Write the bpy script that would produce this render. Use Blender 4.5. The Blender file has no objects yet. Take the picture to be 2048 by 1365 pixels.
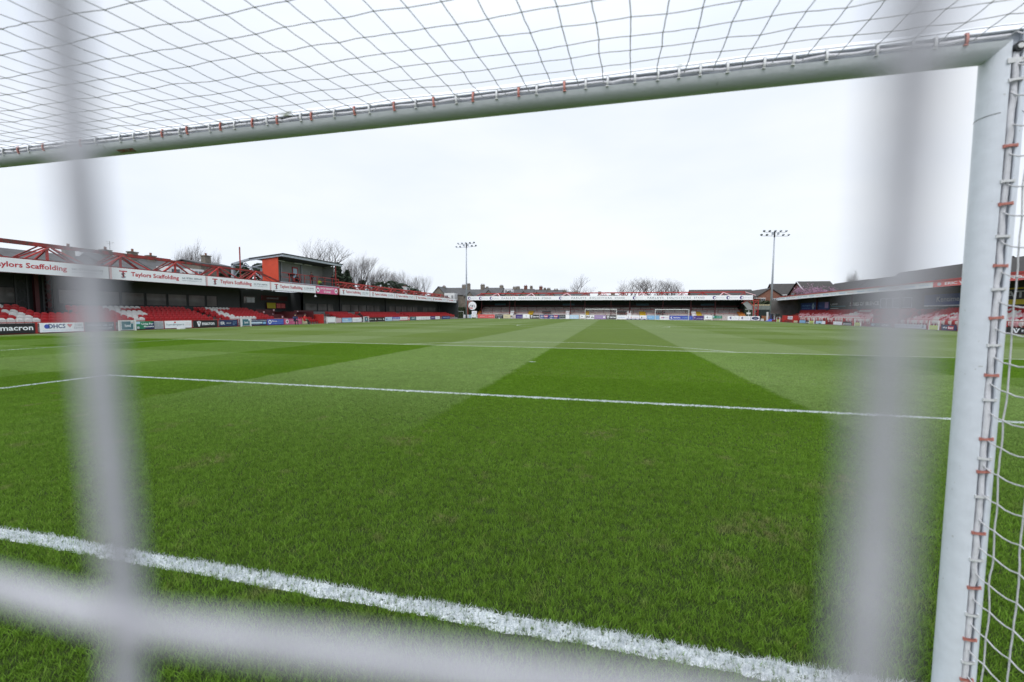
import bpy, bmesh, math, random
from mathutils import Vector, Matrix
R = math.radians
rnd = random.Random(7)
sc = bpy.context.scene

# ------------------------------------------------------------------ camera, sky, sun, exposure
cam_d = bpy.data.cameras.new('camera')
cam = bpy.data.objects.new('camera', cam_d)
sc.collection.objects.link(cam)
sc.camera = cam
def camera_axes(yaw, pitch, roll):
    cy, sy = math.cos(yaw), math.sin(yaw)
    f = Vector((-sy*math.cos(pitch), cy*math.cos(pitch), math.sin(pitch)))
    r = Vector((cy, sy, 0)); u = r.cross(f)
    r2 = r*math.cos(roll)+u*math.sin(roll); u2 = -r*math.sin(roll)+u*math.cos(roll)
    return r2, u2, f
CP = Vector((2.3729, -1.9279, 1.5335))
cr, cu, cf = camera_axes(0.229654, -0.067026, 0.0054767)
M = Matrix((cr, cu, -cf)).transposed().to_4x4(); M.translation = CP
cam.matrix_world = M
cam_d.sensor_width = 36.0; cam_d.lens = 841.825/2048*36
cam_d.clip_start = 0.01; cam_d.clip_end = 2000
cam_d.dof.use_dof = True; cam_d.dof.focus_distance = 6.5; cam_d.dof.aperture_fstop = 2.0

world = bpy.data.worlds.new('World'); sc.world = world; world.use_nodes = True
wt = world.node_tree; wt.nodes.clear()
def wn(t, **k):
    n = wt.nodes.new(t)
    for a, b in k.items(): setattr(n, a, b)
    return n
SUN_EL, SUN_ROT = R(52), R(177)
sky = wn('ShaderNodeTexSky', sky_type='NISHITA', sun_disc=False, sun_elevation=SUN_EL, sun_rotation=SUN_ROT)
bg_sky = wn('ShaderNodeBackground'); bg_sky.inputs['Strength'].default_value = 0.1
wt.links.new(sky.outputs[0], bg_sky.inputs['Color'])
tc = wn('ShaderNodeTexCoord')
mp = wn('ShaderNodeMapping'); mp.inputs['Scale'].default_value = (1, 1, 3.0)
wt.links.new(tc.outputs['Generated'], mp.inputs[0])
cl = wn('ShaderNodeTexNoise'); cl.inputs['Scale'].default_value = 1.6; cl.inputs['Detail'].default_value = 5; cl.inputs['Roughness'].default_value = .5
wt.links.new(mp.outputs[0], cl.inputs['Vector'])
cr_ = wn('ShaderNodeValToRGB')
cr_.color_ramp.elements[0].position = .3; cr_.color_ramp.elements[0].color = (.74, .81, .935, 1)
cr_.color_ramp.elements[1].position = .7; cr_.color_ramp.elements[1].color = (.89, .925, .97, 1)
wt.links.new(cl.outputs[0], cr_.inputs[0])
sx = wn('ShaderNodeSeparateXYZ'); wt.links.new(tc.outputs['Generated'], sx.inputs[0])
mr = wn('ShaderNodeMapRange'); mr.inputs['From Min'].default_value = .45; mr.inputs['From Max'].default_value = 1.0
mr.inputs['To Min'].default_value = 1.0; mr.inputs['To Max'].default_value = 1.7
wt.links.new(sx.outputs['Z'], mr.inputs['Value'])
bg_cl = wn('ShaderNodeBackground')
wt.links.new(cr_.outputs[0], bg_cl.inputs['Color']); wt.links.new(mr.outputs[0], bg_cl.inputs['Strength'])
mx = wn('ShaderNodeMixShader'); mx.inputs[0].default_value = .93      # overcast: the cloud layer hides nearly all of the clear sky
wt.links.new(bg_sky.outputs[0], mx.inputs[1]); wt.links.new(bg_cl.outputs[0], mx.inputs[2])
out = wn('ShaderNodeOutputWorld'); wt.links.new(mx.outputs[0], out.inputs['Surface'])

sun_d = bpy.data.lights.new('sun', 'SUN'); sun_d.energy = 1.5; sun_d.angle = R(40); sun_d.color = (1, .97, .93)
sun = bpy.data.objects.new('sun', sun_d); sc.collection.objects.link(sun)
sun.rotation_euler = (R(38), 0, R(-3)); sun.location = (0, -20, 60)

sc.view_settings.view_transform = 'Standard'; sc.view_settings.look = 'None'
sc.view_settings.exposure = 0.2; sc.view_settings.gamma = 1.0
sc.render.engine = 'CYCLES'
sc.cycles.use_denoising = True
sc.cycles.max_bounces = 6; sc.cycles.diffuse_bounces = 3; sc.cycles.glossy_bounces = 3
sc.cycles.transmission_bounces = 4; sc.cycles.transparent_max_bounces = 8
sc.cycles.caustics_reflective = False; sc.cycles.caustics_refractive = False

# ------------------------------------------------------------------ helpers
COL = sc.collection
class MB:
    """collects primitives, builds ONE mesh"""
    def __init__(s): s.v = []; s.f = []
    def add(s, vs, fs):
        b = len(s.v); s.v += [tuple(v) for v in vs]; s.f += [tuple(b+i for i in f) for f in fs]; return s
    def box(s, x0, x1, y0, y1, z0, z1):
        vs = [(x, y, z) for x in (x0, x1) for y in (y0, y1) for z in (z0, z1)]
        return s.add(vs, [(0,1,3,2),(4,6,7,5),(0,4,5,1),(2,3,7,6),(0,2,6,4),(1,5,7,3)])
    def beam(s, a, b, w, h=None, up=(0,0,1)):
        h = h or w; a = Vector(a); b = Vector(b); d = (b-a).normalized(); u = Vector(up)
        if abs(d.dot(u)) > .95: u = Vector((1,0,0))
        r = d.cross(u).normalized(); u = r.cross(d)
        vs = []
        for p in (a, b):
            for i, j in ((-1,-1),(1,-1),(1,1),(-1,1)): vs.append(p+r*(i*w/2)+u*(j*h/2))
        return s.add(vs, [(3,2,1,0),(4,5,6,7),(0,1,5,4),(1,2,6,5),(2,3,7,6),(3,0,4,7)])
    def tube(s, pts, r, n=6, cap=True, radii=None):
        pts = [Vector(p) for p in pts]; N = len(pts); b = len(s.v); ref = None
        for i, p in enumerate(pts):
            d = (pts[min(i+1,N-1)]-pts[max(i-1,0)])
            d = d.normalized() if d.length > 1e-9 else Vector((0,0,1))
            if ref is None: ref = Vector((0,0,1)) if abs(d.z) < .9 else Vector((1,0,0))
            a = d.cross(ref).normalized(); c = a.cross(d); ref = c
            rr = radii[i] if radii else r
            for k in range(n):
                t = 2*math.pi*k/n; s.v.append(tuple(p+a*(rr*math.cos(t))+c*(rr*math.sin(t))))
        for i in range(N-1):
            for k in range(n):
                k2 = (k+1) % n
                s.f.append((b+i*n+k, b+i*n+k2, b+(i+1)*n+k2, b+(i+1)*n+k))
        if cap and n > 2:
            s.f.append(tuple(b+k for k in range(n))[::-1]); s.f.append(tuple(b+(N-1)*n+k for k in range(n)))
        return s
    def prism(s, poly, f0, f1):
        """poly of 2-D points carried by two mapping functions to the front and back face"""
        n = len(poly); vs = [f0(*p) for p in poly]+[f1(*p) for p in poly]
        fs = [tuple(range(n)), tuple(range(2*n-1, n-1, -1))]
        fs += [(i, n+i, n+(i+1) % n, (i+1) % n) for i in range(n)]
        return s.add(vs, fs)
    def mesh(s, name, mat=None, smooth=False):
        me = bpy.data.meshes.new(name); me.from_pydata(s.v, [], s.f); me.validate(clean_customdata=False)
        bm = bmesh.new(); bm.from_mesh(me); bmesh.ops.recalc_face_normals(bm, faces=bm.faces); bm.to_mesh(me); bm.free()
        if mat: me.materials.append(mat)
        if smooth: me.polygons.foreach_set('use_smooth', [True]*len(me.polygons))
        me.update(); return me
    def build(s, name, mat, parent=None, smooth=False):
        return link(name, s.mesh(name, mat, smooth), parent)
def link(name, data, parent=None, loc=None):
    o = bpy.data.objects.new(name, data); COL.objects.link(o)
    if parent is not None: o.parent = parent
    if loc is not None: o.location = loc
    return o
def tag(o, label=None, cat=None, group=None, kind=None):
    if label: o['label'] = label
    if cat: o['category'] = cat
    if group: o['group'] = group
    if kind: o['kind'] = kind
    return o
def thing(name, label, cat, loc=(0,0,0), group=None):
    o = bpy.data.objects.new(name, None); COL.objects.link(o); o.location = loc; o.empty_display_size = .2
    return tag(o, label, cat, group)
def under(parent, o):
    """parent without moving: part meshes are written in world coordinates"""
    o.parent = parent; o.matrix_parent_inverse = Matrix.Translation(-Vector(parent.location)); return o
def part(mb, name, mat, parent, smooth=False):
    return under(parent, mb.build(name, mat, None, smooth))
def subpart(mb, name, mat, parent_part, smooth=False):
    o = mb.build(name, mat, None, smooth); o.parent = parent_part; return o

def mat(name, col, rough=.6, var=.12, scale=6.0, bump=0.0, bscale=40.0, metal=0.0, spec=.4, col2=None, c2=(.55,.7)):
    m = bpy.data.materials.new(name); m.use_nodes = True; t = m.node_tree
    b = t.nodes['Principled BSDF']; b.inputs['Roughness'].default_value = rough
    b.inputs['Metallic'].default_value = metal; b.inputs['Specular IOR Level'].default_value = spec
    tcn = t.nodes.new('ShaderNodeTexCoord'); n = t.nodes.new('ShaderNodeTexNoise')
    n.inputs['Scale'].default_value = scale; n.inputs['Detail'].default_value = 6
    t.links.new(tcn.outputs['Object'], n.inputs['Vector'])
    rp = t.nodes.new('ShaderNodeValToRGB'); c = Vector(col)
    rp.color_ramp.elements[0].position = .3; rp.color_ramp.elements[0].color = (*(c*(1-var)), 1)
    rp.color_ramp.elements[1].position = .7; rp.color_ramp.elements[1].color = (*(c*(1+var*.6)), 1)
    t.links.new(n.outputs[0], rp.inputs[0]); last = rp.outputs[0]
    if col2:
        n2 = t.nodes.new('ShaderNodeTexNoise'); n2.inputs['Scale'].default_value = scale*2.3; n2.inputs['Detail'].default_value = 8
        t.links.new(tcn.outputs['Object'], n2.inputs['Vector'])
        r2 = t.nodes.new('ShaderNodeValToRGB'); r2.color_ramp.elements[0].position = c2[0]; r2.color_ramp.elements[1].position = c2[1]
        t.links.new(n2.outputs[0], r2.inputs[0])
        mxx = t.nodes.new('ShaderNodeMix'); mxx.data_type = 'RGBA'
        t.links.new(r2.outputs[0], mxx.inputs[0]); t.links.new(last, mxx.inputs[6]); mxx.inputs[7].default_value = (*col2, 1)
        last = mxx.outputs[2]
    t.links.new(last, b.inputs['Base Color'])
    if bump:
        n3 = t.nodes.new('ShaderNodeTexNoise'); n3.inputs['Scale'].default_value = bscale; n3.inputs['Detail'].default_value = 4
        t.links.new(tcn.outputs['Object'], n3.inputs['Vector'])
        bp = t.nodes.new('ShaderNodeBump'); bp.inputs['Strength'].default_value = bump; bp.inputs['Distance'].default_value = .02
        t.links.new(n3.outputs[0], bp.inputs['Height']); t.links.new(bp.outputs[0], b.inputs['Normal'])
    return m
def corrugated(name, col, period, axis=1, rough=.5):
    m = mat(name, col, rough, .1, 1.5)
    t = m.node_tree; b = t.nodes['Principled BSDF']
    tcn = t.nodes.new('ShaderNodeTexCoord'); w = t.nodes.new('ShaderNodeTexWave')
    w.bands_direction = 'XYZ'[axis]; w.inputs['Scale'].default_value = math.pi/(10*period)*2
    t.links.new(tcn.outputs['Object'], w.inputs['Vector'])
    bp = t.nodes.new('ShaderNodeBump'); bp.inputs['Strength'].default_value = .6; bp.inputs['Distance'].default_value = .03
    t.links.new(w.outputs['Fac'], bp.inputs['Height']); t.links.new(bp.outputs[0], b.inputs['Normal'])
    return m
K = dict(
 post=mat('white_powder_coat', (.75,.79,.86), .34, .06, 22, .03, 90, spec=.5, col2=(.42,.43,.42), c2=(.69,.74)),
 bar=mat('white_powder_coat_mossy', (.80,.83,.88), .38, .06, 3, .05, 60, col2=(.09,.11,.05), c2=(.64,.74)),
 dark=mat('dark_steel', (.03,.032,.036), .5), black=mat('black_print', (.018,.018,.022), .45),
 clip_w=mat('white_plastic', (.74,.75,.76), .45, .08, 30, col2=(.45,.45,.42)),
 clip_r=mat('faded_red_plastic', (.56,.21,.17), .5, .2, 40, col2=(.60,.30,.25)),
 cord=mat('white_braided_cord', (.66,.66,.68), .8, .15, 60, .3, 500, spec=.2),
 cordb=mat('shaded_braided_cord', (.47,.47,.51), .8, .2, 60, .3, 500, spec=.2),  # greyer copy of cord: shade close to the lens put into the colour
 rope=mat('white_rope', (.76,.76,.80), .8, .1, 40, .3, 260, spec=.2),
 white=mat('white_print', (.90,.91,.96), .45, .04, 1.5), white2=mat('white_paint', (.74,.75,.76), .4, .06, 3),
 red=mat('red_gloss_paint', (.42,.035,.03), .42, .2, 2.5, col2=(.28,.045,.035)), redp=mat('red_print', (.55,.03,.05), .45, .05),
 redrust=mat('weathered_red_steel', (.30,.035,.03), .6, .35, 1.2, col2=(.10,.05,.04), c2=(.5,.62)),
 girder=mat('red_girder_paint', (.45,.045,.04), .55, .25, 1.2, col2=(.22,.05,.045)),
 maroon=mat('maroon_paint', (.085,.014,.018), .55, .2), orangered=corrugated('orange_red_cladding', (.60,.07,.03), .22, 0),
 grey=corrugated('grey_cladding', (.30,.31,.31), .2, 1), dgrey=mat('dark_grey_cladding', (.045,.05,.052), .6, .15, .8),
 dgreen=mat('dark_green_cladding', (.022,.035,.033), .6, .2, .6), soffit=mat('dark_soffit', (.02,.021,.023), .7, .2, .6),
 steel=mat('galvanised_steel', (.34,.37,.41), .45, .12, 4, metal=.3), lsteel=mat('light_steel', (.42,.46,.52), .4, .1, 3, metal=.2),
 conc=mat('weathered_concrete', (.30,.285,.27), .85, .22, 1.4, .3, 20, col2=(.19,.17,.15)),
 pconc=mat('pale_terrace_concrete', (.58,.53,.51), .85, .2, .9, .3, 20, col2=(.42,.33,.31)),
 asph=mat('track_asphalt', (.10,.10,.095), .9, .25, 1.2, .4, 30, col2=(.16,.14,.12)),
 seat_r=mat('red_seat_plastic', (.45,.022,.028), .38, .16, 3.0, spec=.45), seat_w=mat('white_seat_plastic', (.70,.69,.67), .42, .08, 4),
 seat_p=mat('pink_sheen_seat_plastic', (.70,.38,.42), .42, .14, 4),  # pale pink paints the sky sheen of the red seats into their colour
 navy=mat('navy_print', (.02,.035,.11), .5), purple=mat('purple_print', (.075,.045,.22), .5), blue=mat('blue_print', (.07,.11,.50), .5),
 sky=mat('sky_blue_print', (.26,.50,.78), .5), lblue=mat('pale_blue_print', (.50,.68,.85), .5), teal=mat('teal_print', (.05,.16,.20), .5),
 green=mat('green_print', (.03,.22,.12), .5), lime=mat('lime_print', (.55,.66,.16), .5), pink=mat('pink_print', (.72,.13,.30), .5),
 beige=mat('beige_print', (.62,.56,.36), .6), yellow=mat('yellow_paint', (.62,.42,.03), .6, .12), orange=mat('orange_paint', (.55,.20,.03), .6),
 greytext=mat('grey_print', (.30,.32,.37), .5), paleg=mat('pale_grey_print', (.55,.58,.64), .5), palepink=mat('pale_pink_print', (.78,.50,.52), .5),
 coral=mat('coral_print', (.70,.13,.13), .5), lilac=mat('lilac_print', (.36,.25,.50), .5), dblue=mat('deep_blue_print', (.02,.055,.22), .5),
 yel=mat('yellow_print', (.60,.50,.02), .5),
 slate=mat('slate_roof', (.085,.085,.088), .75, .25, 1.5, .4, 8, col2=(.075,.075,.07)), tile=mat('dark_roof_tile', (.05,.047,.045), .8, .2, 1.5, .5, 12),
 stone=mat('weathered_stone', (.20,.175,.145), .9, .3, 1.2, .5, 6, col2=(.10,.09,.08)), brick=mat('red_brick', (.235,.115,.08), .9, .25, 2.0, .4, 14),
 dbrick=mat('dark_brick', (.16,.07,.055), .9, .25, 2.0, .4, 14), render=mat('white_render', (.68,.69,.70), .8, .06, 1),
 bark=mat('winter_bark', (.125,.105,.09), .9, .3, 3), twig=mat('winter_twigs', (.12,.105,.10), .9, .3, 3), ivy=mat('ivy', (.03,.045,.022), .8, .4, 3),
 conifer=mat('conifer_needles', (.03,.05,.028), .8, .5, 1.2), blossom=mat('pink_blossom', (.50,.30,.42), .8, .3, 3), bush=mat('hedge_leaves', (.05,.065,.03), .8, .4, 2),
 skin=mat('skin', (.45,.28,.2), .6), cloth=mat('black_clothing', (.02,.02,.024), .9), hivis=mat('hi_vis_yellow', (.55,.75,.08), .7), redcloth=mat('red_clothing', (.5,.03,.03), .9),
)
def glassm(name, col, rough=.06):
    m = mat(name, col, rough, .4, .5, spec=.75); return m
K['glass'] = glassm('dark_window_glass', (.16,.155,.15)); K['hglass'] = glassm('house_window_glass', (.09,.10,.12))

# frames: (u along reading direction, v up, n towards the viewer side) -> world
def FL(x): return lambda u, v, n=0: (x+n, u, v)          # left side, faces +x
def FR(x): return lambda u, v, n=0: (x-n, u, v)          # right side, faces -x (u runs from far to near)
def FF(y): return lambda u, v, n=0: (u, y-n, v)          # far side, faces -y
_tx = {}
def glyphs(body, bold, spacing):
    key = (body, bold, spacing)
    if key not in _tx:
        c = bpy.data.curves.new('txt', 'FONT'); c.body = body; c.size = 1; c.resolution_u = 2; c.offset = .022 if bold else 0.0
        c.space_character = spacing; c.fill_mode = 'FRONT'
        o = bpy.data.objects.new('txt', c); me = bpy.data.meshes.new_from_object(o)
        vs = [v.co.copy() for v in me.vertices]; fs = [tuple(p.vertices) for p in me.polygons]
        x0 = min(v.x for v in vs); x1 = max(v.x for v in vs); y0 = min(v.y for v in vs); y1 = max(v.y for v in vs)
        _tx[key] = ([((v.x-x0)/(x1-x0), (v.y-y0)/(y1-y0)) for v in vs], fs)
        bpy.data.objects.remove(o); bpy.data.curves.remove(c); bpy.data.meshes.remove(me)
    return _tx[key]
def text(body, F, u0, u1, v0, v1, m, parent, bold=True, n=.008, spacing=1.0, sub=False, name='lettering'):
    vs, fs = glyphs(body, bold, spacing)
    mb = MB(); mb.v = [F(u0+(u1-u0)*a, v0+(v1-v0)*b, n) for a, b in vs]; mb.f = list(fs)
    return (subpart if sub else part)(mb, name, m, parent)
def poly(pts, F, m, parent, n=.008, name='emblem', sub=False):
    mb = MB(); mb.v = [F(u, v, n) for u, v in pts]; mb.f = [tuple(range(len(pts)))]
    return (subpart if sub else part)(mb, name, m, parent)
def disc(F, u, v, ru, rv, m, parent, n=.008, name='emblem', k=18, a0=0, a1=2*math.pi, sub=False):
    full = abs(a1-a0-2*math.pi) < 1e-6
    pts = [(u+ru*math.cos(a0+(a1-a0)*i/(k if full else k-1)), v+rv*math.sin(a0+(a1-a0)*i/(k if full else k-1))) for i in range(k)]
    return poly(pts, F, m, parent, n, name, sub)
def slab(F, u0, u1, v0, v1, n0, n1):
    mb = MB(); vs = [F(u, v, n) for u in (u0, u1) for v in (v0, v1) for n in (n0, n1)]
    return mb.add(vs, [(0,1,3,2),(4,6,7,5),(0,4,5,1),(2,3,7,6),(0,2,6,4),(1,5,7,3)])

# ------------------------------------------------------------------ ground and pitch
class NG:
    def __init__(s, t): s.t = t
    def m(s, op, a, b=None, c=None, clamp=False):
        n = s.t.nodes.new('ShaderNodeMath'); n.operation = op; n.use_clamp = clamp
        for i, x in enumerate((a, b, c)):
            if x is None: continue
            if isinstance(x, (int, float)): n.inputs[i].default_value = x
            else: s.t.links.new(x, n.inputs[i])
        return n.outputs[0]
    def ss(s, x, a, b):
        n = s.t.nodes.new('ShaderNodeMapRange'); n.interpolation_type = 'SMOOTHSTEP'
        n.inputs['From Min'].default_value = a; n.inputs['From Max'].default_value = b
        s.t.links.new(x, n.inputs['Value']); return n.outputs[0]
    def noise(s, vec, scale, detail=3, rough=.5):
        n = s.t.nodes.new('ShaderNodeTexNoise'); n.inputs['Scale'].default_value = scale
        n.inputs['Detail'].default_value = detail; n.inputs['Roughness'].default_value = rough
        s.t.links.new(vec, n.inputs['Vector']); return n.outputs[0]
    def mix(s, f, a, b, mode='MIX'):
        n = s.t.nodes.new('ShaderNodeMix'); n.data_type = 'RGBA'; n.blend_type = mode
        if isinstance(f, (int, float)): n.inputs[0].default_value = f
        else: s.t.links.new(f, n.inputs[0])
        for i, x in ((6, a), (7, b)):
            if isinstance(x, tuple): n.inputs[i].default_value = (*x, 1)
            else: s.t.links.new(x, n.inputs[i])
        return n.outputs[2]
def pitch_colour(t, blades):
    """grass colour of the pitch at a world position: mowing stripes, wear, painted lines"""
    g = NG(t); geo = t.nodes.new('ShaderNodeNewGeometry'); P = geo.outputs['Position']
    sp = t.nodes.new('ShaderNodeSeparateXYZ'); t.links.new(P, sp.inputs[0]); X0, Y0 = sp.outputs[0], sp.outputs[1]
    cmb = t.nodes.new('ShaderNodeCombineXYZ'); t.links.new(X0, cmb.inputs[0]); t.links.new(Y0, cmb.inputs[1]); P2 = cmb.outputs[0]
    nfine = g.noise(P2, 45, 2); nmid = g.noise(P2, 2.2, 5, .6); nbig = g.noise(P2, .25, 4)
    nw = g.m('MULTIPLY', g.m('SUBTRACT', g.noise(P2, 3.5, 4, .6), .5), .34)
    X = g.m('ADD', X0, nw); Y = g.m('ADD', Y0, nw)
    def stripe(v):
        d = g.m('PINGPONG', g.m('ADD', v, 0), 11)       # 0..11..0
        fm = g.m('FLOORED_MODULO', v, 11.0)
        a = g.ss(fm, 5.40, 5.60); b = g.ss(fm, 10.80, 11.0); return g.m('SUBTRACT', a, b)
    LX, LY = stripe(X), stripe(Y)
    wc = g.m('MULTIPLY', g.ss(g.m('ABSOLUTE', X0), 5.4, 12), .42)
    L = g.m('ADD', g.m('MULTIPLY', g.m('SUBTRACT', LX, .5), g.m('SUBTRACT', 1.0, wc)), g.m('MULTIPLY', g.m('SUBTRACT', LY, .5), g.m('MULTIPLY', wc, 1.5)))
    L = g.m('ADD', L, .5, clamp=True)
    nf = g.ss(Y0, 1.0, 7.5)
    L = g.m('ADD', g.m('MULTIPLY', L, nf), g.m('MULTIPLY', g.m('SUBTRACT', 1.0, nf), .15))
    dk, lt = ((.122,.240,.017), (.228,.340,.100)) if blades else ((.074,.122,.013), (.118,.168,.055))
    c = g.mix(L, dk, lt)  # stripes: sheen of blades leaning either way, painted as dark and light green
    v = g.m('ADD', .72, g.m('MULTIPLY', nmid, .4)); v = g.m('MULTIPLY', v, g.m('ADD', .85, g.m('MULTIPLY', nbig, .3)))
    if not blades: v = g.m('MULTIPLY', v, g.m('ADD', .7, g.m('MULTIPLY', g.noise(P2, 14, 4, .7), .6)))
    vv = t.nodes.new('ShaderNodeCombineColor')
    for i in range(3): t.links.new(v, vv.inputs[i])
    c = g.mix(1.0, c, vv.outputs[0], 'MULTIPLY')
    # straw-coloured wear in the goal mouth
    wear = g.m('MULTIPLY', g.ss(g.noise(P2, 2.6, 6, .65), .56, .74), g.m('SUBTRACT', 1.0, g.ss(g.m('ABSOLUTE', g.m('SUBTRACT', Y0, 1.6)), 1.2, 3.4)))
    spots = None
    for sx_, sy_, sr_ in ((3.48,1.31,.34),(3.12,.79,.20),(.04,2.54,.30),(2.27,3.42,.30),(1.2,.9,.16),(4.3,2.2,.3),(-1.6,1.5,.3)):
        a_ = g.m('SUBTRACT', X0, sx_); b_ = g.m('SUBTRACT', Y0, sy_); q_ = g.m('SQRT', g.m('ADD', g.m('MULTIPLY', a_, a_), g.m('MULTIPLY', b_, b_)))
        e_ = g.m('SUBTRACT', 1.0, g.ss(q_, sr_*.3, sr_)); spots = e_ if spots is None else g.m('MAXIMUM', spots, e_)
    spots = g.m('MULTIPLY', spots, g.ss(g.noise(P2, 16, 5, .7), .42, .62))
    c = g.mix(g.m('MULTIPLY', g.m('MAXIMUM', spots, wear), .6), c, (.27,.24,.12))
    if not blades: c = g.mix(g.m('SUBTRACT', 1.0, g.ss(Y0, 4.0, 9.0)), c, (.022,.040,.009))      # thatch and soil between the blades
    # painted lines, as a distance field
    far = g.m('GREATER_THAN', Y0, 51.0)
    Yf = g.m('SUBTRACT', 51.0, g.m('ABSOLUTE', g.m('SUBTRACT', Y0, 51.0)))       # both halves alike
    jit = g.m('ADD', g.m('MULTIPLY', g.m('SUBTRACT', nfine, .5), .035), g.m('ADD', g.m('MULTIPLY', g.m('SUBTRACT', g.noise(P2, 9, 2), .5), .05), g.m('MULTIPLY', g.m('SUBTRACT', g.noise(P2, 1.3, 2), .5), .05)))
    aX = g.m('ABSOLUTE', X0)
    def seg(v, at, u, lo, hi, hw=.06):
        d = g.m('SUBTRACT', g.m('ADD', g.m('ABSOLUTE', g.m('SUBTRACT', v, at)), jit), hw)
        e = g.m('MAXIMUM', g.m('SUBTRACT', lo, u), g.m('SUBTRACT', u, hi)); return g.m('MAXIMUM', d, e)
    def ring(cx, cy, r, yv):
        dx = g.m('SUBTRACT', X0, cx); dy = g.m('SUBTRACT', yv, cy)
        q = g.m('SQRT', g.m('ADD', g.m('MULTIPLY', dx, dx), g.m('MULTIPLY', dy, dy)))
        return g.m('SUBTRACT', g.m('ABSOLUTE', g.m('SUBTRACT', g.m('ADD', q, jit), r)), .06)
    ds = [seg(Yf, 0, aX, -1, 32.96, .054), seg(Yf, 5.5, aX, -1, 9.22), seg(aX, 9.16, Yf, 0, 5.5), seg(Yf, 16.5, aX, -1, 20.22), seg(aX, 20.16, Yf, 0, 16.5),
          seg(Y0, 51, aX, -1, 32.96), seg(aX, 32.9, Yf, -.06, 52),
          g.m('MAXIMUM', ring(0, 11, 9.15, Yf), g.m('SUBTRACT', 16.5, Yf)), ring(0, 51, 9.15, Y0)]
    dx = g.m('MULTIPLY', X0, .55); dy = g.m('SUBTRACT', Yf, 11)
    ds.append(g.m('SUBTRACT', g.m('ADD', g.m('SQRT', g.m('ADD', g.m('MULTIPLY', dx, dx), g.m('MULTIPLY', dy, dy))), jit), .06))
    d = ds[0]
    for e in ds[1:]: d = g.m('MINIMUM', d, e)
    line = g.m('LESS_THAN', d, 0.0)
    cov = g.ss(nfine, .33, .46); line = g.m('MULTIPLY', line, cov)
    tintw = g.mix(g.ss(g.noise(P2, 120, 2), .35, .65), (.50,.55,.58), (.84,.87,.89))
    line = g.m('MULTIPLY', line, g.m('SUBTRACT', 1.0, g.m('MULTIPLY', g.ss(Y0, 7, 18), .55)))
    return c, line, tintw, L
def turf_material():
    m = bpy.data.materials.new('mown_turf'); m.use_nodes = True; t = m.node_tree; b = t.nodes['Principled BSDF']
    c, line, w, L = pitch_colour(t, False); g = NG(t)
    sp = t.nodes.new('ShaderNodeSeparateXYZ'); geo = t.nodes.new('ShaderNodeNewGeometry'); t.links.new(geo.outputs['Position'], sp.inputs[0])
    c2 = g.mix(line, c, w); t.links.new(c2, b.inputs['Base Color'])
    b.inputs['Roughness'].default_value = .85; b.inputs['Specular IOR Level'].default_value = .06
    b.inputs['Sheen Weight'].default_value = .06; b.inputs['Sheen Roughness'].default_value = .5; b.inputs['Sheen Tint'].default_value = (.85,.95,.45,1)
    nb = t.nodes.new('ShaderNodeTexNoise'); nb.inputs['Scale'].default_value = 22; nb.inputs['Detail'].default_value = 8; nb.inputs['Roughness'].default_value = .7
    t.links.new(geo.outputs['Position'], nb.inputs['Vector'])
    bp = t.nodes.new('ShaderNodeBump'); bp.inputs['Strength'].default_value = .7; bp.inputs['Distance'].default_value = .03
    t.links.new(nb.outputs[0], bp.inputs['Height']); t.links.new(bp.outputs[0], b.inputs['Normal'])
    return m
def blade_material():
    m = bpy.data.materials.new('grass_blades'); m.use_nodes = True; t = m.node_tree; b = t.nodes['Principled BSDF']
    c, line, w, L = pitch_colour(t, True); g = NG(t)
    at = t.nodes.new('ShaderNodeAttribute'); at.attribute_name = 'tint'; tv = at.outputs['Fac']
    v = g.m('ADD', .5, g.m('MULTIPLY', tv, 1.25)); vv = t.nodes.new('ShaderNodeCombineColor')
    for i in range(3): t.links.new(v, vv.inputs[i])
    c = g.mix(1.0, c, vv.outputs[0], 'MULTIPLY')
    c = g.mix(g.m('MULTIPLY', g.ss(tv, .90, .97), .7), c, (.24,.20,.08))
    line = g.m('MULTIPLY', line, g.m('GREATER_THAN', tv, .17)); c = g.mix(line, c, w); t.links.new(c, b.inputs['Base Color'])
    b.inputs['Roughness'].default_value = .6; b.inputs['Specular IOR Level'].default_value = .1
    tr = t.nodes.new('ShaderNodeBsdfTranslucent'); t.links.new(c, tr.inputs['Color'])
    ms = t.nodes.new('ShaderNodeMixShader'); ms.inputs[0].default_value = .3
    t.links.new(b.outputs[0], ms.inputs[1]); t.links.new(tr.outputs[0], ms.inputs[2])
    t.links.new(ms.outputs[0], t.nodes['Material Output'].inputs['Surface'])
    return m
TURF, BLADE = turf_material(), blade_material()
land_m = mat('far_ground', (.075,.085,.05), .9, .3, .02, col2=(.12,.11,.09))
tag(MB().box(-900, 900, -200, 1200, -.5, -.03).build('ground', land_m), kind='structure')
tag(MB().box(-36.2, 36.6, -8, 108, -.3, -.012).build('pitchside_track', K['asph']), kind='structure')
tag(MB().box(-33.8, 34.4, -7, 105.4, -.2, 0).build('pitch', TURF), kind='structure')

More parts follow.
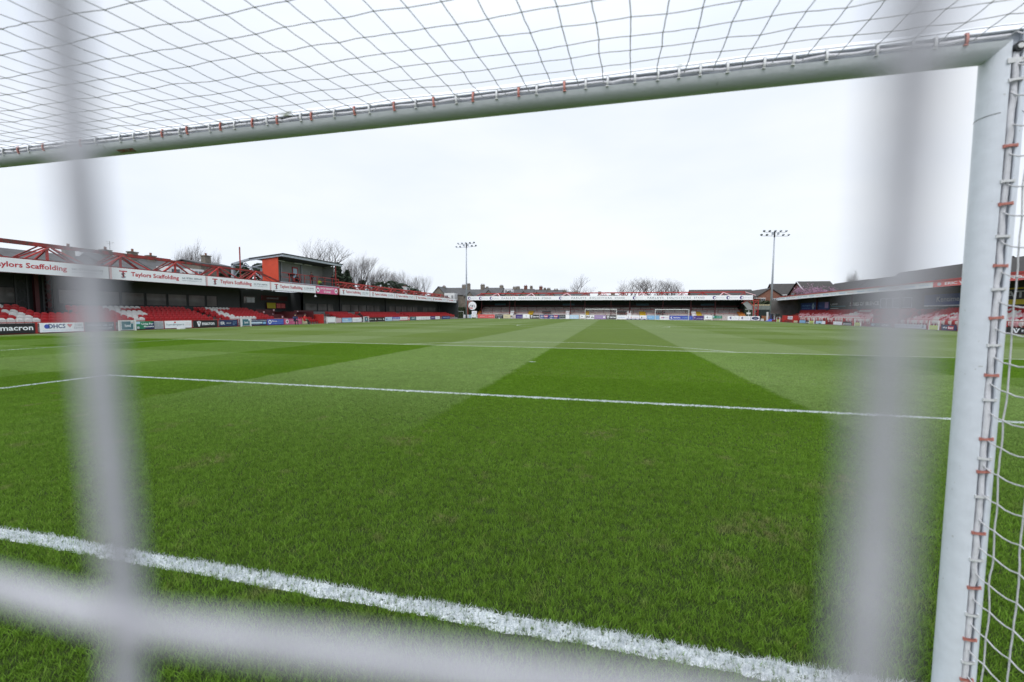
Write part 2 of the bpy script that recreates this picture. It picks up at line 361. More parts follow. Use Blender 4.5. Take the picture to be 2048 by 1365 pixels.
def tile_mesh(size, count, wid, hgt, seed, segs=2):
    r = random.Random(seed); V = []; F = []; T = []
    clumps = [(r.uniform(-size/2, size/2), r.uniform(-size/2, size/2), r.uniform(.7, 1.25), r.uniform(0, 2*math.pi), r.random()) for _ in range(int(900*size*size))]
    for _ in range(count):
        x, y = r.uniform(-size/2, size/2), r.uniform(-size/2, size/2); ck = (0, 0, 1, 0, .5)
        if r.random() < .62:
            ck = r.choice(clumps); x = ck[0]+r.gauss(0, .016); y = ck[1]+r.gauss(0, .016)
        a = r.uniform(0, 2*math.pi); h = hgt*r.uniform(.55, 1.15)*ck[2]; w = wid*r.uniform(.7, 1.3)
        lean = r.uniform(.15, 1.0)*h; la = r.uniform(0, 2*math.pi) if ck[3] == 0 else ck[3]+r.gauss(0, .8); tt = .55*r.random()+.45*ck[4] if r.random() < .8 else r.random()
        wx, wy = math.cos(a)*w/2, math.sin(a)*w/2; lx, ly = math.cos(la)*lean, math.sin(la)*lean
        b = len(V)
        for s in range(segs):
            f = s/segs; k = 1-.45*f
            V += [(x-wx*k+lx*f*f, y-wy*k+ly*f*f, h*f-.002), (x+wx*k+lx*f*f, y+wy*k+ly*f*f, h*f-.002)]; T += [tt, tt]
        V.append((x+lx, y+ly, h*.97)); T.append(tt)
        for s in range(segs-1): F.append((b+2*s, b+2*s+1, b+2*s+3, b+2*s+2))
        F.append((b+2*segs-2, b+2*segs-1, b+2*segs))
    me = bpy.data.meshes.new('grass_tile'); me.from_pydata(V, [], F); me.materials.append(BLADE)
    at = me.attributes.new('tint', 'FLOAT', 'POINT'); at.data.foreach_set('value', T)
    return me
def grass_field(label, me, size, cells):
    """instances the tile of blades on the given cells of ground, turned by quarter turns"""
    o = link('grass', me); tag(o, label, 'grass', kind='stuff')
    ng = bpy.data.node_groups.new('scatter_grass', 'GeometryNodeTree')
    ng.interface.new_socket('Geometry', in_out='INPUT', socket_type='NodeSocketGeometry')
    ng.interface.new_socket('Geometry', in_out='OUTPUT', socket_type='NodeSocketGeometry')
    gi = ng.nodes.new('NodeGroupInput'); go = ng.nodes.new('NodeGroupOutput'); j = ng.nodes.new('GeometryNodeJoinGeometry')
    for (x0, x1, y0, y1) in cells:
        nx, ny = max(1, round((x1-x0)/size)), max(1, round((y1-y0)/size))
        gr = ng.nodes.new('GeometryNodeMeshGrid')
        gr.inputs['Size X'].default_value = max((nx-1)*size, 1e-5); gr.inputs['Size Y'].default_value = max((ny-1)*size, 1e-5)
        gr.inputs['Vertices X'].default_value = max(nx, 2) if nx > 1 else 2; gr.inputs['Vertices Y'].default_value = max(ny, 2)
        tf = ng.nodes.new('GeometryNodeTransform'); tf.inputs['Translation'].default_value = ((x0+x1)/2, (y0+y1)/2, 0)
        ng.links.new(gr.outputs['Mesh'], tf.inputs['Geometry']); ng.links.new(tf.outputs[0], j.inputs[0])
    rv = ng.nodes.new('FunctionNodeRandomValue'); rv.data_type = 'INT'
    for i_ in rv.inputs:
        if i_.type == 'INT' and i_.name == 'Min': i_.default_value = 0
        if i_.type == 'INT' and i_.name == 'Max': i_.default_value = 3
    iout = [o_ for o_ in rv.outputs if o_.type == 'INT'][0]
    mm = ng.nodes.new('ShaderNodeMath'); mm.operation = 'MULTIPLY'; mm.inputs[1].default_value = math.pi/2; ng.links.new(iout, mm.inputs[0])
    cx = ng.nodes.new('ShaderNodeCombineXYZ'); ng.links.new(mm.outputs[0], cx.inputs[2])
    ip = ng.nodes.new('GeometryNodeInstanceOnPoints')
    ng.links.new(j.outputs[0], ip.inputs['Points']); ng.links.new(gi.outputs[0], ip.inputs['Instance']); ng.links.new(cx.outputs[0], ip.inputs['Rotation'])
    ng.links.new(ip.outputs[0], go.inputs[0])
    md = o.modifiers.new('scatter', 'NODES'); md.node_group = ng
    return o
def strips(y0, y1, size, half=.9):
    """ground seen from the goal mouth, two rows of tiles at a time, wider with distance"""
    out_ = []; y = y0
    while y < y1-1e-6:
        d = y+2*size+1.93
        a = max(math.floor((2.37-d*1.95-half)/size)*size, -31); b = min(math.ceil((2.37+d*1.0+half)/size)*size, 31)
        out_.append((a, b, y, y+2*size)); y += 2*size
    return out_
grass_field('short green blades close to the goal line, with the white line painted across them', tile_mesh(.5, 5200, .0030, .030, 3, 3), .5, strips(-1.9, 3.1, .5))
grass_field('short green turf of the goal area between the goal line and the goal area line', tile_mesh(.5, 4200, .0044, .024, 5, 2), .5, strips(3.1, 8.1, .5))
grass_field('short green turf beyond the goal area line, where single blades stop showing', tile_mesh(1.0, 8000, .0085, .015, 9, 1), 1.0, strips(8.1, 16.1, 1.0))

# ------------------------------------------------------------------ near goal
def goal_profile(n=22, r=.06, slot=R(15.5), deep=.026):
    """cross-section (a across, b towards the field), slot for the net at the back"""
    pts = []
    for i in range(n+1):
        t = -math.pi/2+slot+(2*math.pi-2*slot)*i/n
        pts.append((r*math.cos(t), r*math.sin(t)))
    xs = r*math.sin(slot); ys = -r*math.cos(slot)
    pts += [(-xs+.002, ys+.004), (-xs-.004, ys+.006), (-xs-.004, ys+deep), (xs+.004, ys+deep), (xs+.004, ys+.006), (xs-.002, ys+.004)]
    return pts
def sweep(f0, f1):
    pr = goal_profile(); n = len(pr); mb = MB()
    vs = [f0(a, b) for a, b in pr]+[f1(a, b) for a, b in pr]
    mb.add(vs, [(i, (i+1) % n, n+(i+1) % n, n+i) for i in range(n)]+[tuple(range(n))[::-1], tuple(range(n, 2*n))]); return mb
def shade_auto(o, ang=R(35)):
    me = o.data; bm = bmesh.new(); bm.from_mesh(me)
    for f in bm.faces: f.smooth = True
    for e in bm.edges:
        if len(e.link_faces) == 2 and e.calc_face_angle(0) > ang: e.smooth = False
    bm.to_mesh(me); bm.free()
goal = thing('goal', 'large white goal frame at the near end, seen from behind its net', 'goal', (0, 0, 0))
for s in (1, -1):
    x = 3.72*s
    shade_auto(part(sweep(lambda a, b, x=x, s=s: (x+a, b, 0), lambda a, b, x=x, s=s: (x+a, b, 2.50+a*s)), 'goalpost', K['post'], goal))
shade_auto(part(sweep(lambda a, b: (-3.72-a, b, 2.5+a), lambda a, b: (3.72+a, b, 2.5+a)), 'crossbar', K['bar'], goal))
ring_pts = lambda r, z, tilt=0: [(3.72+r*math.cos(t), r*math.sin(t), z+tilt*math.cos(t)) for t in [2*math.pi*i/24-math.pi/2+R(30) for i in range(21)]]
part(MB().tube(ring_pts(.0600, 2.243), .0013, 4), 'seam', K['dark'], goal)
brk = part(MB().tube([(3.72, -.052, 2.455), (3.72, -.068, 2.455)], .016, 14), 'corner_bolt', K['dark'], goal)
subpart(MB().tube([(3.72, -.0685, 2.455), (3.72, -.071, 2.455)], .009, 12), 'bolt_head', K['clip_w'], brk)
part(MB().box(3.693, 3.747, -.060, -.056, 2.405, 2.422), 'clip_stop', K['clip_w'], goal)
def clip_mesh(m):
    """bridge of a net clip across the slot, arched, ends hooked into the lips"""
    mb = MB(); N = 9; w = .0042
    for i in range(N-1):
        def p(k):
            u = -.019+.038*k/(N-1); return u, -.0600-.0065*max(0, 1-(u/.019)**2)**.5
        (a, b), (c, d) = p(i), p(i+1)
        mb.add([(a, b, -w), (a, b, w), (c, d, w), (c, d, -w), (a, b+.006, -w), (a, b+.006, w), (c, d+.006, w), (c, d+.006, -w)],
               [(0,1,2,3), (7,6,5,4), (0,4,5,1), (3,2,6,7)])
    mb.box(-.0205, -.0165, -.0625, -.052, -.006, .006); mb.box(.0165, .0205, -.0625, -.052, -.006, .006)
    return mb.mesh('net_clip', m)
CM = {'r': clip_mesh(K['clip_r']), 'w': clip_mesh(K['clip_w'])}
def clip(kind, loc, rot):
    o = link('net_clip', CM[kind], goal, loc); o.rotation_euler = rot
    if kind == 'r': o['label'] = 'faded red net clip'
for z in (2.125, 1.926, 1.71, 1.525, 1.317, 1.082, .96, .726, .515, .311, .15): clip('r', (3.72, 0, z), (0, R(rnd.uniform(-7, 7)), 0))
for z in (2.347, 2.004, 1.813, 1.627, 1.426, 1.227, 1.009, .865, .623, .408, .22): clip('w', (3.72, 0, z), (0, R(rnd.uniform(-3, 3)), 0))
for x in (-2.3,-1.7,-1.14,-.93,-.63,-.03,.14,.36,.56,.71,.91,1.15,1.36,1.56,1.75,1.96,2.16,3.57): clip('r', (x, 0, 2.5), (0, R(90+rnd.uniform(-8, 8)), 0))
for x in (-1.9,-1.27,-1.05,-.75,-.51,-.33,-.23,-.12,.09,.29,.45,.65,.85,1.04,1.23,1.47,1.67,1.86,2.04,2.25,2.34,2.45,2.54,2.62,2.7,2.8,2.93,3.03,3.14,3.3,3.41,3.48):
    clip('w', (x, 0, 2.5), (0, R(90+rnd.uniform(-5, 5)), 0))
# maker's sticker on the crossbar, curved round its lower back
stk = MB(); N = 6
for i in range(N):
    t0, t1 = R(-126+i*4), R(-126+(i+1)*4)
    stk.add([(x_, .0604*math.sin(t_)*1.0, 2.5+.0604*math.cos(t_)) if 0 else (x_, .0606*math.cos(t_), 2.5+.0606*math.sin(t_)) for x_, t_ in ((-.40, t0), (-.28, t0), (-.28, t1), (-.40, t1))], [(0,1,2,3)])
part(stk, 'sticker', mat('faded_sticker', (.45,.40,.38), .5, .5, 60, col2=(.45,.08,.06), c2=(.5,.55)), goal)

# ------------------------------------------------------------------ goal net: 100 mm square mesh of 5 mm cord
net = thing('goal_net', 'white square-mesh net hung on the near goal, out of focus right before the lens', 'goal net', (0, -.05, 2.5))
rope = MB()
pz = [(3.72+rnd.uniform(-.003,.003), -.050+rnd.uniform(-.004,.003), .03+2.42*i/60) for i in range(61)]
rope.tube(pz, .010, 8, radii=[.0095+rnd.uniform(-.001,.0012) for _ in pz])
px_ = [(-3.7+7.4*i/160, -.051+rnd.uniform(-.003,.003), 2.5+rnd.uniform(-.003,.003)) for i in range(161)]
rope.tube(px_, .010, 8, radii=[.0065+rnd.uniform(-.001,.001) for _ in px_])
rope.tube([(-3.72, -.047, .03), (-3.72, -.047, 2.46)], .010, 6)
part(rope, 'head_rope', K['rope'], net, True)
YB = -1.8807                                    # plane of the back of the net
def wig(p, a): return Vector(p)+Vector((rnd.uniform(-a, a), rnd.uniform(-a, a), rnd.uniform(-a, a)))
def strand(mb, nodes, r=.0025, n=5, sag=.0):
    pts = []
    for a, b in zip(nodes, nodes[1:]):
        a = Vector(a); b = Vector(b); pts.append(a)
        for f in (.33, .67):
            q = a.lerp(b, f); q.z -= sag*math.sin(math.pi*f); pts.append(wig(q, .0012))
    pts.append(Vector(nodes[-1])); mb.tube(pts, r, n)
def knot(mb, p, r=.0042):
    p = Vector(p); mb.add([p+Vector(d)*r for d in ((1,0,0),(0,1,0),(-1,0,0),(0,-1,0),(0,0,1),(0,0,-1))],
      [(0,1,4),(1,2,4),(2,3,4),(3,0,4),(1,0,5),(2,1,5),(3,2,5),(0,3,5)])
# roof panel
roof = MB(); ys = [-.048, -.115, -.185, -.265, -.355, -.452, -.556, -.66, -.765, -.87, -.975, -1.08, -1.185, -1.29, -1.395, -1.50, -1.60, -1.70, -1.80, YB]
nx = 70; G = []
for j, y in enumerate(ys):
    row = []
    for i in range(nx+1):
        x0 = -3.7+7.4*i/nx
        skew = -.30*(y+.05)*max(0, min(1, (2.9-x0)/3.2))*(-1)       # cords drift sideways away from the bar
        a = .0042 if 0 < j else .003
        row.append(wig((x0+skew*(1 if x0 < 2.9 else 0), y, 2.5-.02*math.sin(math.pi*min(1, (y+.05)/(YB+.05))) ), a))
    G.append(row)
for j in range(1, len(ys)): strand(roof, G[j], r=.0018, n=4)
for i in range(nx+1): strand(roof, [G[j][i] for j in range(len(ys))], r=.0018, n=4, sag=.002)
for j in range(1, len(ys)-1):
    for i in range(nx+1): knot(roof, G[j][i])
part(roof, 'roof_panel', K['cord'], net, True)
# side panels
for s in (1, -1):
    sd = MB(); yy = [-.048]+[-.0965-.0985*k for k in range(18)]+[YB]; zz = [2.482-.1015*k for k in range(24)]+[.04]
    G = []
    for k, z in enumerate(zz):
        row = []
        for j, y in enumerate(yy):
            if j == 0: row.append(Vector((3.714*s, -.050, z+.032)))
            else: row.append(wig((3.74*s, y, z-.0), .0035))
        G.append(row)
    for row in G: strand(sd, row, sag=.008)
    for j in range(1, len(yy)): strand(sd, [r_[j] for r_ in G])
    for row in G:
        for p in row[1:]: knot(sd, p)
    part(sd, 'side_panel', K['cord'], net, True)
# back panel: its cords hang a hand's breadth in front of the lens
bk = MB(); XL, XR, ZT, ZB = 2.2975, 2.3991, 1.5895, 1.4884
xs = [XL+(XR-XL)*(i-61) for i in range(0, 76)]; xs = [x for x in xs if -3.74 < x < 3.74]
zz = [ZB+(ZT-ZB)*k for k in range(-14, 10)]
def bnode(x, z):
    a = .004
    if abs(x-2.35) < .06 and abs(z-1.54) < .06:      # the four knots round the lens, slightly skewed
        return Vector((2.3006 if z < 1.54 else 2.2943, YB, 1.4852 if z < 1.54 else 1.588)) if x < 2.35 else Vector((2.3984 if z < 1.54 else 2.3998, YB, 1.4916 if z < 1.54 else 1.590))
    return wig((x, YB, z), a)
G = [[bnode(x, z) for x in xs] for z in zz]
def strand2(mb, nodes):
    pts = []
    for a, b in zip(nodes, nodes[1:]):
        pts.append(a); mid = a.lerp(b, .5); pts.append(mid if (mid-CP).length < .14 else wig(mid, .0012))
    pts.append(nodes[-1]); mb.tube(pts, .0022, 7)
for row in G: strand2(bk, row)
for i in range(len(xs)): strand2(bk, [r_[i] for r_ in G])
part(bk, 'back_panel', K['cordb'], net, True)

# ------------------------------------------------------------------ seats
def seat_mesh(m):
    """tip-up seat: curved shell back and raised pan, faces +x"""
    mb = MB(); W = .178; prof = [(.0, .30), (-.03, .42), (-.055, .56), (-.06, .66)]; N = 6
    rows = []
    for k, (x, z) in enumerate(prof):
        row = []
        for i in range(N+1):
            u = -1+2*i/N; zz = z-(.075*u*u*u*u if k == 3 else .02*u*u if k == 2 else 0)
            row.append((x+.045*u*u, u*W*(1 if k < 3 else .94), zz))
        rows.append(row)
    vs = [p for r_ in rows for p in r_]+[(p[0]-.02, p[1], p[2]) for r_ in rows for p in r_]
    n = (N+1)*4; fs = []
    for k in range(3):
        for i in range(N):
            a = k*(N+1)+i; fs += [(a, a+1, a+N+2, a+N+1), (n+a, n+a+N+1, n+a+N+2, n+a+1)]
    for i in range(N): a = 3*(N+1)+i; fs.append((a, a+1, n+a+1, n+a))
    mb.add(vs, fs)
    mb.add([(.05,-W*.9,.30),(.05,W*.9,.30),(.10,W*.85,.57),(.10,-W*.85,.57),(.09,-W*.9,.28),(.09,W*.9,.28),(.135,W*.85,.56),(.135,-W*.85,.56)],
           [(3,2,1,0),(4,5,6,7),(2,3,7,6),(0,1,5,4),(1,2,6,5),(3,0,4,7)])
    mb.box(-.03, .05, -.02, .02, .0, .32)
    return mb.mesh('seat', m)
SEAT = {'r': seat_mesh(K['seat_r']), 'w': seat_mesh(K['seat_w']), 'p': seat_mesh(K['seat_p'])}
SEATLAB = {'w': 'white tip-up seat', 'p': 'red seat with pinkish sheen in its colour'}
def seats(parent, spots, face, limit=300):
    """spots: (x, y, z, kind); the nearest stay parts of their own, the rest become one mesh per colour"""
    spots.sort(key=lambda s: (s[0]-CP.x)**2+(s[1]-CP.y)**2)
    for x, y, z, k in spots[:limit]:
        o = link('seat', SEAT[k]); o.matrix_world = Matrix.Translation((x, y, z)) @ Matrix.Rotation(0 if face > 0 else math.pi, 4, 'Z'); under(parent, o)
        if k in SEATLAB: o['label'] = SEATLAB[k]
    rest = MB(); mats = ['r', 'w', 'p']; idx = []
    for x, y, z, k in spots[limit:]:
        me = SEAT[k]; rest.add([(x+v.co.x*face, y+v.co.y*face, z+v.co.z) for v in me.vertices], [tuple(p.vertices) for p in me.polygons])
        idx += [mats.index(k)]*len(me.polygons)
    me = bpy.data.meshes.new('seat_rows'); me.from_pydata(rest.v, [], rest.f)
    for k in mats: me.materials.append(SEAT[k].materials[0])
    me.polygons.foreach_set('material_index', idx)
    under(parent, tag(link('seat_rows', me), kind='stuff'))

# ------------------------------------------------------------------ left stand
LS = thing('football_stand', 'long low stand along the left touchline, red seats under a dark roof and red girder', 'stand', (-38, 55, 0))
ROWX = lambda r: -35.25-.70*(r-1)
ROWZ = lambda r: .36+.185*(r-1)                      # tread level: seat tops come .6 above
Y0L, Y1L = 11.0, 97.5
st = MB()
for r_ in range(1, 7): st.box(-40, ROWX(r_)+.38, Y0L, Y1L, -.02 if r_ == 1 else ROWZ(r_-1)+.001, ROWZ(r_))
part(st, 'terrace_steps', K['conc'], LS)
part(MB().box(-40.3, -40.0, Y0L, 39.2, 0, 4.25).box(-40.3, -40.0, 49.4, 99.5, 0, 4.25), 'rear_wall', K['dgrey'], LS)
part(MB().box(-42.3, -42.0, 39.2, 49.4, 0, 4.25).box(-42, -40, 39.05, 39.2, 0, 4.25).box(-42, -40, 49.4, 49.55, 0, 4.25), 'recess_wall', K['dgrey'], LS)
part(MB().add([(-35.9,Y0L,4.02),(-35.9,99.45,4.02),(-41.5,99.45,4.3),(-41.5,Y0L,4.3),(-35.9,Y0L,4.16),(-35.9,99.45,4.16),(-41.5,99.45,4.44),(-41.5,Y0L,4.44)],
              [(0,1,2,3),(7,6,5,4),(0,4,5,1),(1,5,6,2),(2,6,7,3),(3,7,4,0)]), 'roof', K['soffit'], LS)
part(MB().box(-35.98, -35.9, Y0L, 99.4, 3.98, 4.95), 'fascia', K['redrust'], LS)
cols = MB()
for y in (15.8, 20.8, 21.5, 57.2, 71.2, 96.8): part(MB().box(-39.7, -39.45, y-.12, y+.12, 0, 4.2), 'column', K['maroon'] if y < 30 else K['dark'], LS)
# cross-braced frame near the left edge
for y in (19.6, 21.1):
    fr = MB()
    fr.beam((-39.4, y, 1.2), (-39.4, y, 4.1), .09).beam((-39.4, y+.62, 1.2), (-39.4, y+.62, 4.1), .09)
    for k in range(4): z = 1.3+k*.68; fr.beam((-39.4, y, z), (-39.4, y+.62, z+.62), .05).beam((-39.4, y+.62, z), (-39.4, y, z+.62), .05)
    part(fr, 'braced_post', K['dark'], LS)
# windows in the rear wall
def window(y0, y1, z0, z1, parent=LS, x=-40.0):
    fr = MB()
    for a, b, c, d in ((y0, y1, z1-.06, z1), (y0, y1, z0, z0+.06), (y0, y0+.06, z0+.06, z1-.06), (y1-.06, y1, z0+.06, z1-.06)): fr.box(x, x+.05, a, b, c, d)
    f = part(fr, 'window', K['black'], parent)
    subpart(MB().box(x+.002, x+.02, y0+.06, y1-.06, z0+.06, z1-.06), 'pane', K['glass'], f)
for a, b in ((11.2,13.6),(13.7,16.1),(16.8,19.9),(22.3,24.45),(24.55,26.6),(26.7,28.65),(28.75,30.65),(30.75,32.7),(32.8,34.7),(34.8,36.1)): window(a, b, 2.0, 3.22)
for a, b in ((49.8,52.4),(52.5,54.6),(54.7,56.2),(58.2,60.6),(60.7,62.9),(63.0,65.3),(65.4,67.7),(67.8,69.8),(73.2,75.6),(75.7,78.1),(78.2,80.6),(80.7,83.1),(83.2,85.6),(88.4,91.2),(91.3,95.8)): window(a, b, 1.62, 2.75)
part(MB().box(-40, -39.94, 49.6, 56.3, 1.3, 1.55).box(-40, -39.94, 58, 70, 1.25, 1.5).box(-40, -39.94, 73, 96, 1.2, 1.45), 'window_ledge', K['grey'], LS)
# soft reflections seen in the photo are the pitch itself; a bright banner hangs inside one window
# seats
WL = {1:[(16.1,18.5),(24.17,25.0),(33.2,36.2)], 2:[(17.6,18.45),(24.2,25.1),(33.3,34.2)], 3:[(17.6,18.5),(24.25,26.4),(33.3,34.15)],
      4:[(17.7,18.55),(24.3,26.45),(33.5,34.25)], 5:[(24.3,25.2),(33.45,34.3)], 6:[(18.0,18.7),(24.45,27.35),(33.5,36.45)]}
sp = []
for r_ in range(1, 7):
    blocks = [(11.2, 31.3), (32.3, 39.0)]
    if r_ > 3: blocks = [(11.2, 19.6), (22.0, 31.3), (32.3, 39.0)]
    if r_ <= 4: blocks += [(50.6, 56.0), (57.8, 70.8), (72.4, 96.0)]
    for a, b in blocks:
        y = a+.2
        while y < b:
            k = 'w' if any(p <= y <= q for p, q in WL[r_]) else 'r'
            sp.append((ROWX(r_), y, ROWZ(r_), k)); y += .41
seats(LS, sp, 1)
# girder over the roof: top chord, posts and raking struts
tr = (11.2, 15.8, 20.27, 24.9, 29.38, 33.73, 38.37)
part(MB().beam((-37, 10, 6.15), (-37, 28.8, 6.12), .28, .26), 'top_chord', K['redrust'], LS)
part(MB().beam((-37, 28.8, 6.10), (-37, 39.4, 6.05), .14, .16).beam((-37.5, 28.8, 6.10), (-37.5, 39.4, 6.05), .12, .12), 'top_chord', K['redrust'], LS)
part(MB().beam((-37, 53.4, 5.92), (-37, 93.0, 5.70), .18, .2).beam((-37.6, 53.4, 5.95), (-37.6, 93.0, 5.72), .14, .14).beam((-37.3, 53.4, 5.5), (-37.3, 93.0, 5.3), .10, .10), 'top_chord', K['girder'], LS)
part(MB().beam((-36.3, 10, 4.98), (-36.3, 96, 4.98), .12), 'bottom_chord', K['redrust'], LS)
def truss_node(y, zt, hw, dx=0.0):
    for sx in (0, -.5):
        for s in (-1, 1):
            part(MB().beam((-36.9+sx, y, zt), (-36.35+sx*2.4, y+s*hw, 4.98), .085), 'strut', K['girder'], LS)
    part(MB().beam((-37, y-.12, zt), (-37, y-.12, 4.5), .12), 'post', K['girder'], LS)
    part(MB().beam((-37.0, y, zt-.02), (-39.5, y-.1, 4.5), .1), 'back_stay', K['girder'], LS)
for y in tr: truss_node(y, 6.05, 1.75)
for y in (55.2, 59.6, 64.2, 68.8, 73.4, 78.0, 82.6, 87.2, 91.8): truss_node(y, 5.72, 1.9)
for y in (57.4, 61.9, 66.5, 71.1, 75.7, 80.3, 84.9, 89.5):
    for s in (-1, 1): part(MB().beam((-37.6, y, 5.80), (-37.6, y+s*1.9, 4.6), .10), 'strut', K['girder'], LS)
for y in (13.5, 18.0, 22.6, 27.1, 31.5, 36.0):
    for s in (-1, 1): part(MB().beam((-37.5, y, 4.7), (-37.5, y+s*1.9, 6.05), .08), 'strut', K['redrust'], LS)
part(MB().beam((-37, 38.6, 6.05), (-36.7, 41.6, 5.1), .16), 'strut', K['redrust'], LS)
part(MB().beam((-37, 92.8, 5.7), (-36.5, 97.0, 4.98), .12), 'strut', K['redrust'], LS)
part(MB().tube([(-39, 38.3, 4.4), (-39, 38.3, 8.85)], .07, 8), 'mast', K['redrust'], LS)
# centre of the stand: players' tunnel, directors' box, kiosk sign
part(MB().box(-41.96, -41.8, 44.2, 48.6, 3.0, 3.62), 'tunnel_sign', K['maroon'], LS)
text('crownoil', FL(-41.78), 44.9, 46.9, 3.16, 3.46, K['greytext'], LS)
tb = part(MB().box(-41.9, -41.82, 44.9, 48.2, 1.9, 2.75), 'sign_board', K['maroon'], LS)
subpart(MB().box(-41.8, -41.78, 44.95, 46.4, 1.95, 2.68), 'yellow_panel', K['yel'], tb)
subpart(MB().box(-41.8, -41.78, 46.6, 47.3, 2.0, 2.6).box(-41.8, -41.78, 47.4, 48.1, 2.0, 2.6), 'red_panel', K['coral'], tb)
part(MB().box(-39.99, -39.9, 39.5, 41.1, 2.5, 3.3), 'control_window', K['glass'], LS)
part(MB().box(-39.9, -39.86, 39.9, 40.5, 2.6, 3.2).box(-39.9, -39.86, 40.55, 41.0, 2.6, 3.2), 'window_light', K['paleg'], LS)
for k in range(7):
    x0 = -35.0-.7*k
    part(MB().box(x0-.7, x0, 39.25, 42.2, -.02, .25+.22*k).box(x0-.7, x0, 45.4, 49.3, -.02, .25+.22*k), 'box_step', K['maroon'], LS)
part(MB().box(-40, -35.1, 42.25, 42.35, 0, 1.5).box(-40, -35.1, 45.3, 45.4, 0, 1.5), 'tunnel_side', K['maroon'], LS)
part(MB().box(-38.2, -38.1, 39.3, 42.2, .8, 1.75).box(-36.8, -36.7, 39.3, 42.2, .4, 1.2).box(-36.8, -36.7, 45.5, 49.2, .4, 1.2).box(-38.2, -38.1, 45.5, 49.2, .8, 1.7), 'box_front', K['maroon'], LS)
for k, (y, z, x) in enumerate([(40.4,1.55,-38.05),(40.9,1.25,-37.2),(41.6,.98,-36.5),(46.0,1.62,-38.05),(46.6,1.45,-37.5),(47.1,1.25,-37.0),(47.9,1.05,-36.6),(48.5,1.2,-36.6),(41.9,1.8,-38.0),(48.9,.95,-36.6)]):
    part(MB().box(x, x+.04, y-.08, y+.12, z-.2, z), 'notice', K['palepink'], LS)
part(MB().box(-40.4, -35.4, 99.4, 99.5, 0, 4.4), 'end_wall', K['dgrey'], LS)
part(MB().box(-41.5, -36.0, 99.5, 101.6, 4.5, 4.62), 'end_canopy', K['maroon'], LS)

# red railing along the left boards
RL = thing('railing', 'red railing running behind the advertising boards on the left touchline', 'railing', (-34.1, 50, 0))
part(MB().beam((-34.1, 11, .74), (-34.1, 39.2, .74), .05).beam((-34.1, 49.6, .74), (-34.1, 92, .74), .05), 'top_rail', K['red'], RL)
for y in (11,14.8,17.73,20.26,22.2,25.75,28.2,30.75,32.95,34.25,36.62,39.1,50,52,54.5,56.1,58.8,61.2,63.7,66.3,68.6,70.2,73.4,77.3,79.3,81.8,84.3,87,90):
    part(MB().box(-34.16, -34.05, y-.045, y+.045, 0, .72), 'post', K['red'], RL)
part(MB().box(-34.2, -34.12, 11, 39.2, 0, .1), 'kerb_board', K['redrust'], RL)

# ------------------------------------------------------------------ advertising boards
def board(F, u0, u1, v0, v1, m, label, items=(), group=None, legs=None, th=.04, name='advertising_board', cat='advertising board', base=0.0, post=None):
    c = Vector(F((u0+u1)/2, base, 0)); t = thing(name, label, cat, c, group)
    part(slab(F, u0, u1, v0, v1, -th, 0), 'panel', K[m], t)
    if v0 > .03 and base == 0:
        s = 1 if u1 > u0 else -1
        for u in (u0+.08*s, u1-.08*s): part(slab(F, u-.03, u+.03, 0, v0, -th, -.01), 'foot', K['redrust'], t)
    draw(F, u0, u1, v0, v1, items, t)
    return t
def draw(F, u0, u1, v0, v1, items, t):
    for it in items:
        k = it[0]; U = lambda a: u0+(u1-u0)*a; V = lambda b: v0+(v1-v0)*b
        if k == 't': _, body, a0, a1, b0, b1, mm = it[:7]; text(body, F, U(a0), U(a1), V(b0), V(b1), K[mm], t, bold=(it[7] if len(it) > 7 else True), n=.012)
        elif k == 'r': _, a0, a1, b0, b1, mm = it; poly([(U(a0), V(b0)), (U(a1), V(b0)), (U(a1), V(b1)), (U(a0), V(b1))], F, K[mm], t, n=.006, name='printed_field')
        elif k == 'd': _, a, b, r_, mm = it[:5]; disc(F, U(a), V(b), r_*(v1-v0)*(1 if u1 > u0 else -1), r_*(v1-v0), K[mm], t, n=it[5] if len(it) > 5 else .009)
        elif k == 'p': _, pts, mm = it; poly([(U(a), V(b)) for a, b in pts], F, K[mm], t, n=.010)
def macron_items(a0=0.08, a1=.90, mk=.0):
    """a forked figure with a round head, then the word"""
    w = a1-a0; L_ = a0
    return [('p', [(L_,.86),(L_+.05*w*1.4,.80),(L_+.10*w*1.2,.40),(L_+.105*w*1.2,.12),(L_+.075*w*1.2,.10)], 'white'),
            ('p', [(L_+.24*w,.86),(L_+.17*w,.80),(L_+.135*w,.40),(L_+.115*w,.12),(L_+.15*w,.10)], 'white'),
            ('d', L_+.122*w, .80, .11, 'white'), ('t', 'macron', a0+.29*w, a1, .28, .66, 'white')]
LB = lambda u0, u1, m, label, items=(), v1=.69, **k: board(FL(-34), u0, u1, .07, v1, m, label, items, **k)
LB(14.75, 17.62, 'black', 'black board lettered macron, leftmost board of the left touchline', macron_items(.22, .965))
LB(17.86, 20.22, 'white', 'white board with blue letters DHCS and a red heart on the left touchline',
   [('t','DHCS',.18,.56,.40,.88,'dblue'),('d',.15,.62,.24,'blue'),('p',[(.60,.78),(.64,.88),(.665,.80),(.69,.88),(.73,.78),(.665,.45)],'coral'),
    ('t','01282',.78,.96,.62,.86,'greytext'),('t','531014',.76,.985,.30,.54,'greytext'),('t','homecare services',.06,.70,.14,.24,'lblue',False)])
LB(20.32, 22.08, 'dgrey', 'dark grey board with small white lettering, left of the teal hml gate', [('t','OSCARS 502 111',.06,.96,.52,.78,'paleg'),('t','YOUR LOCAL CARE',.35,.92,.20,.38,'paleg')])
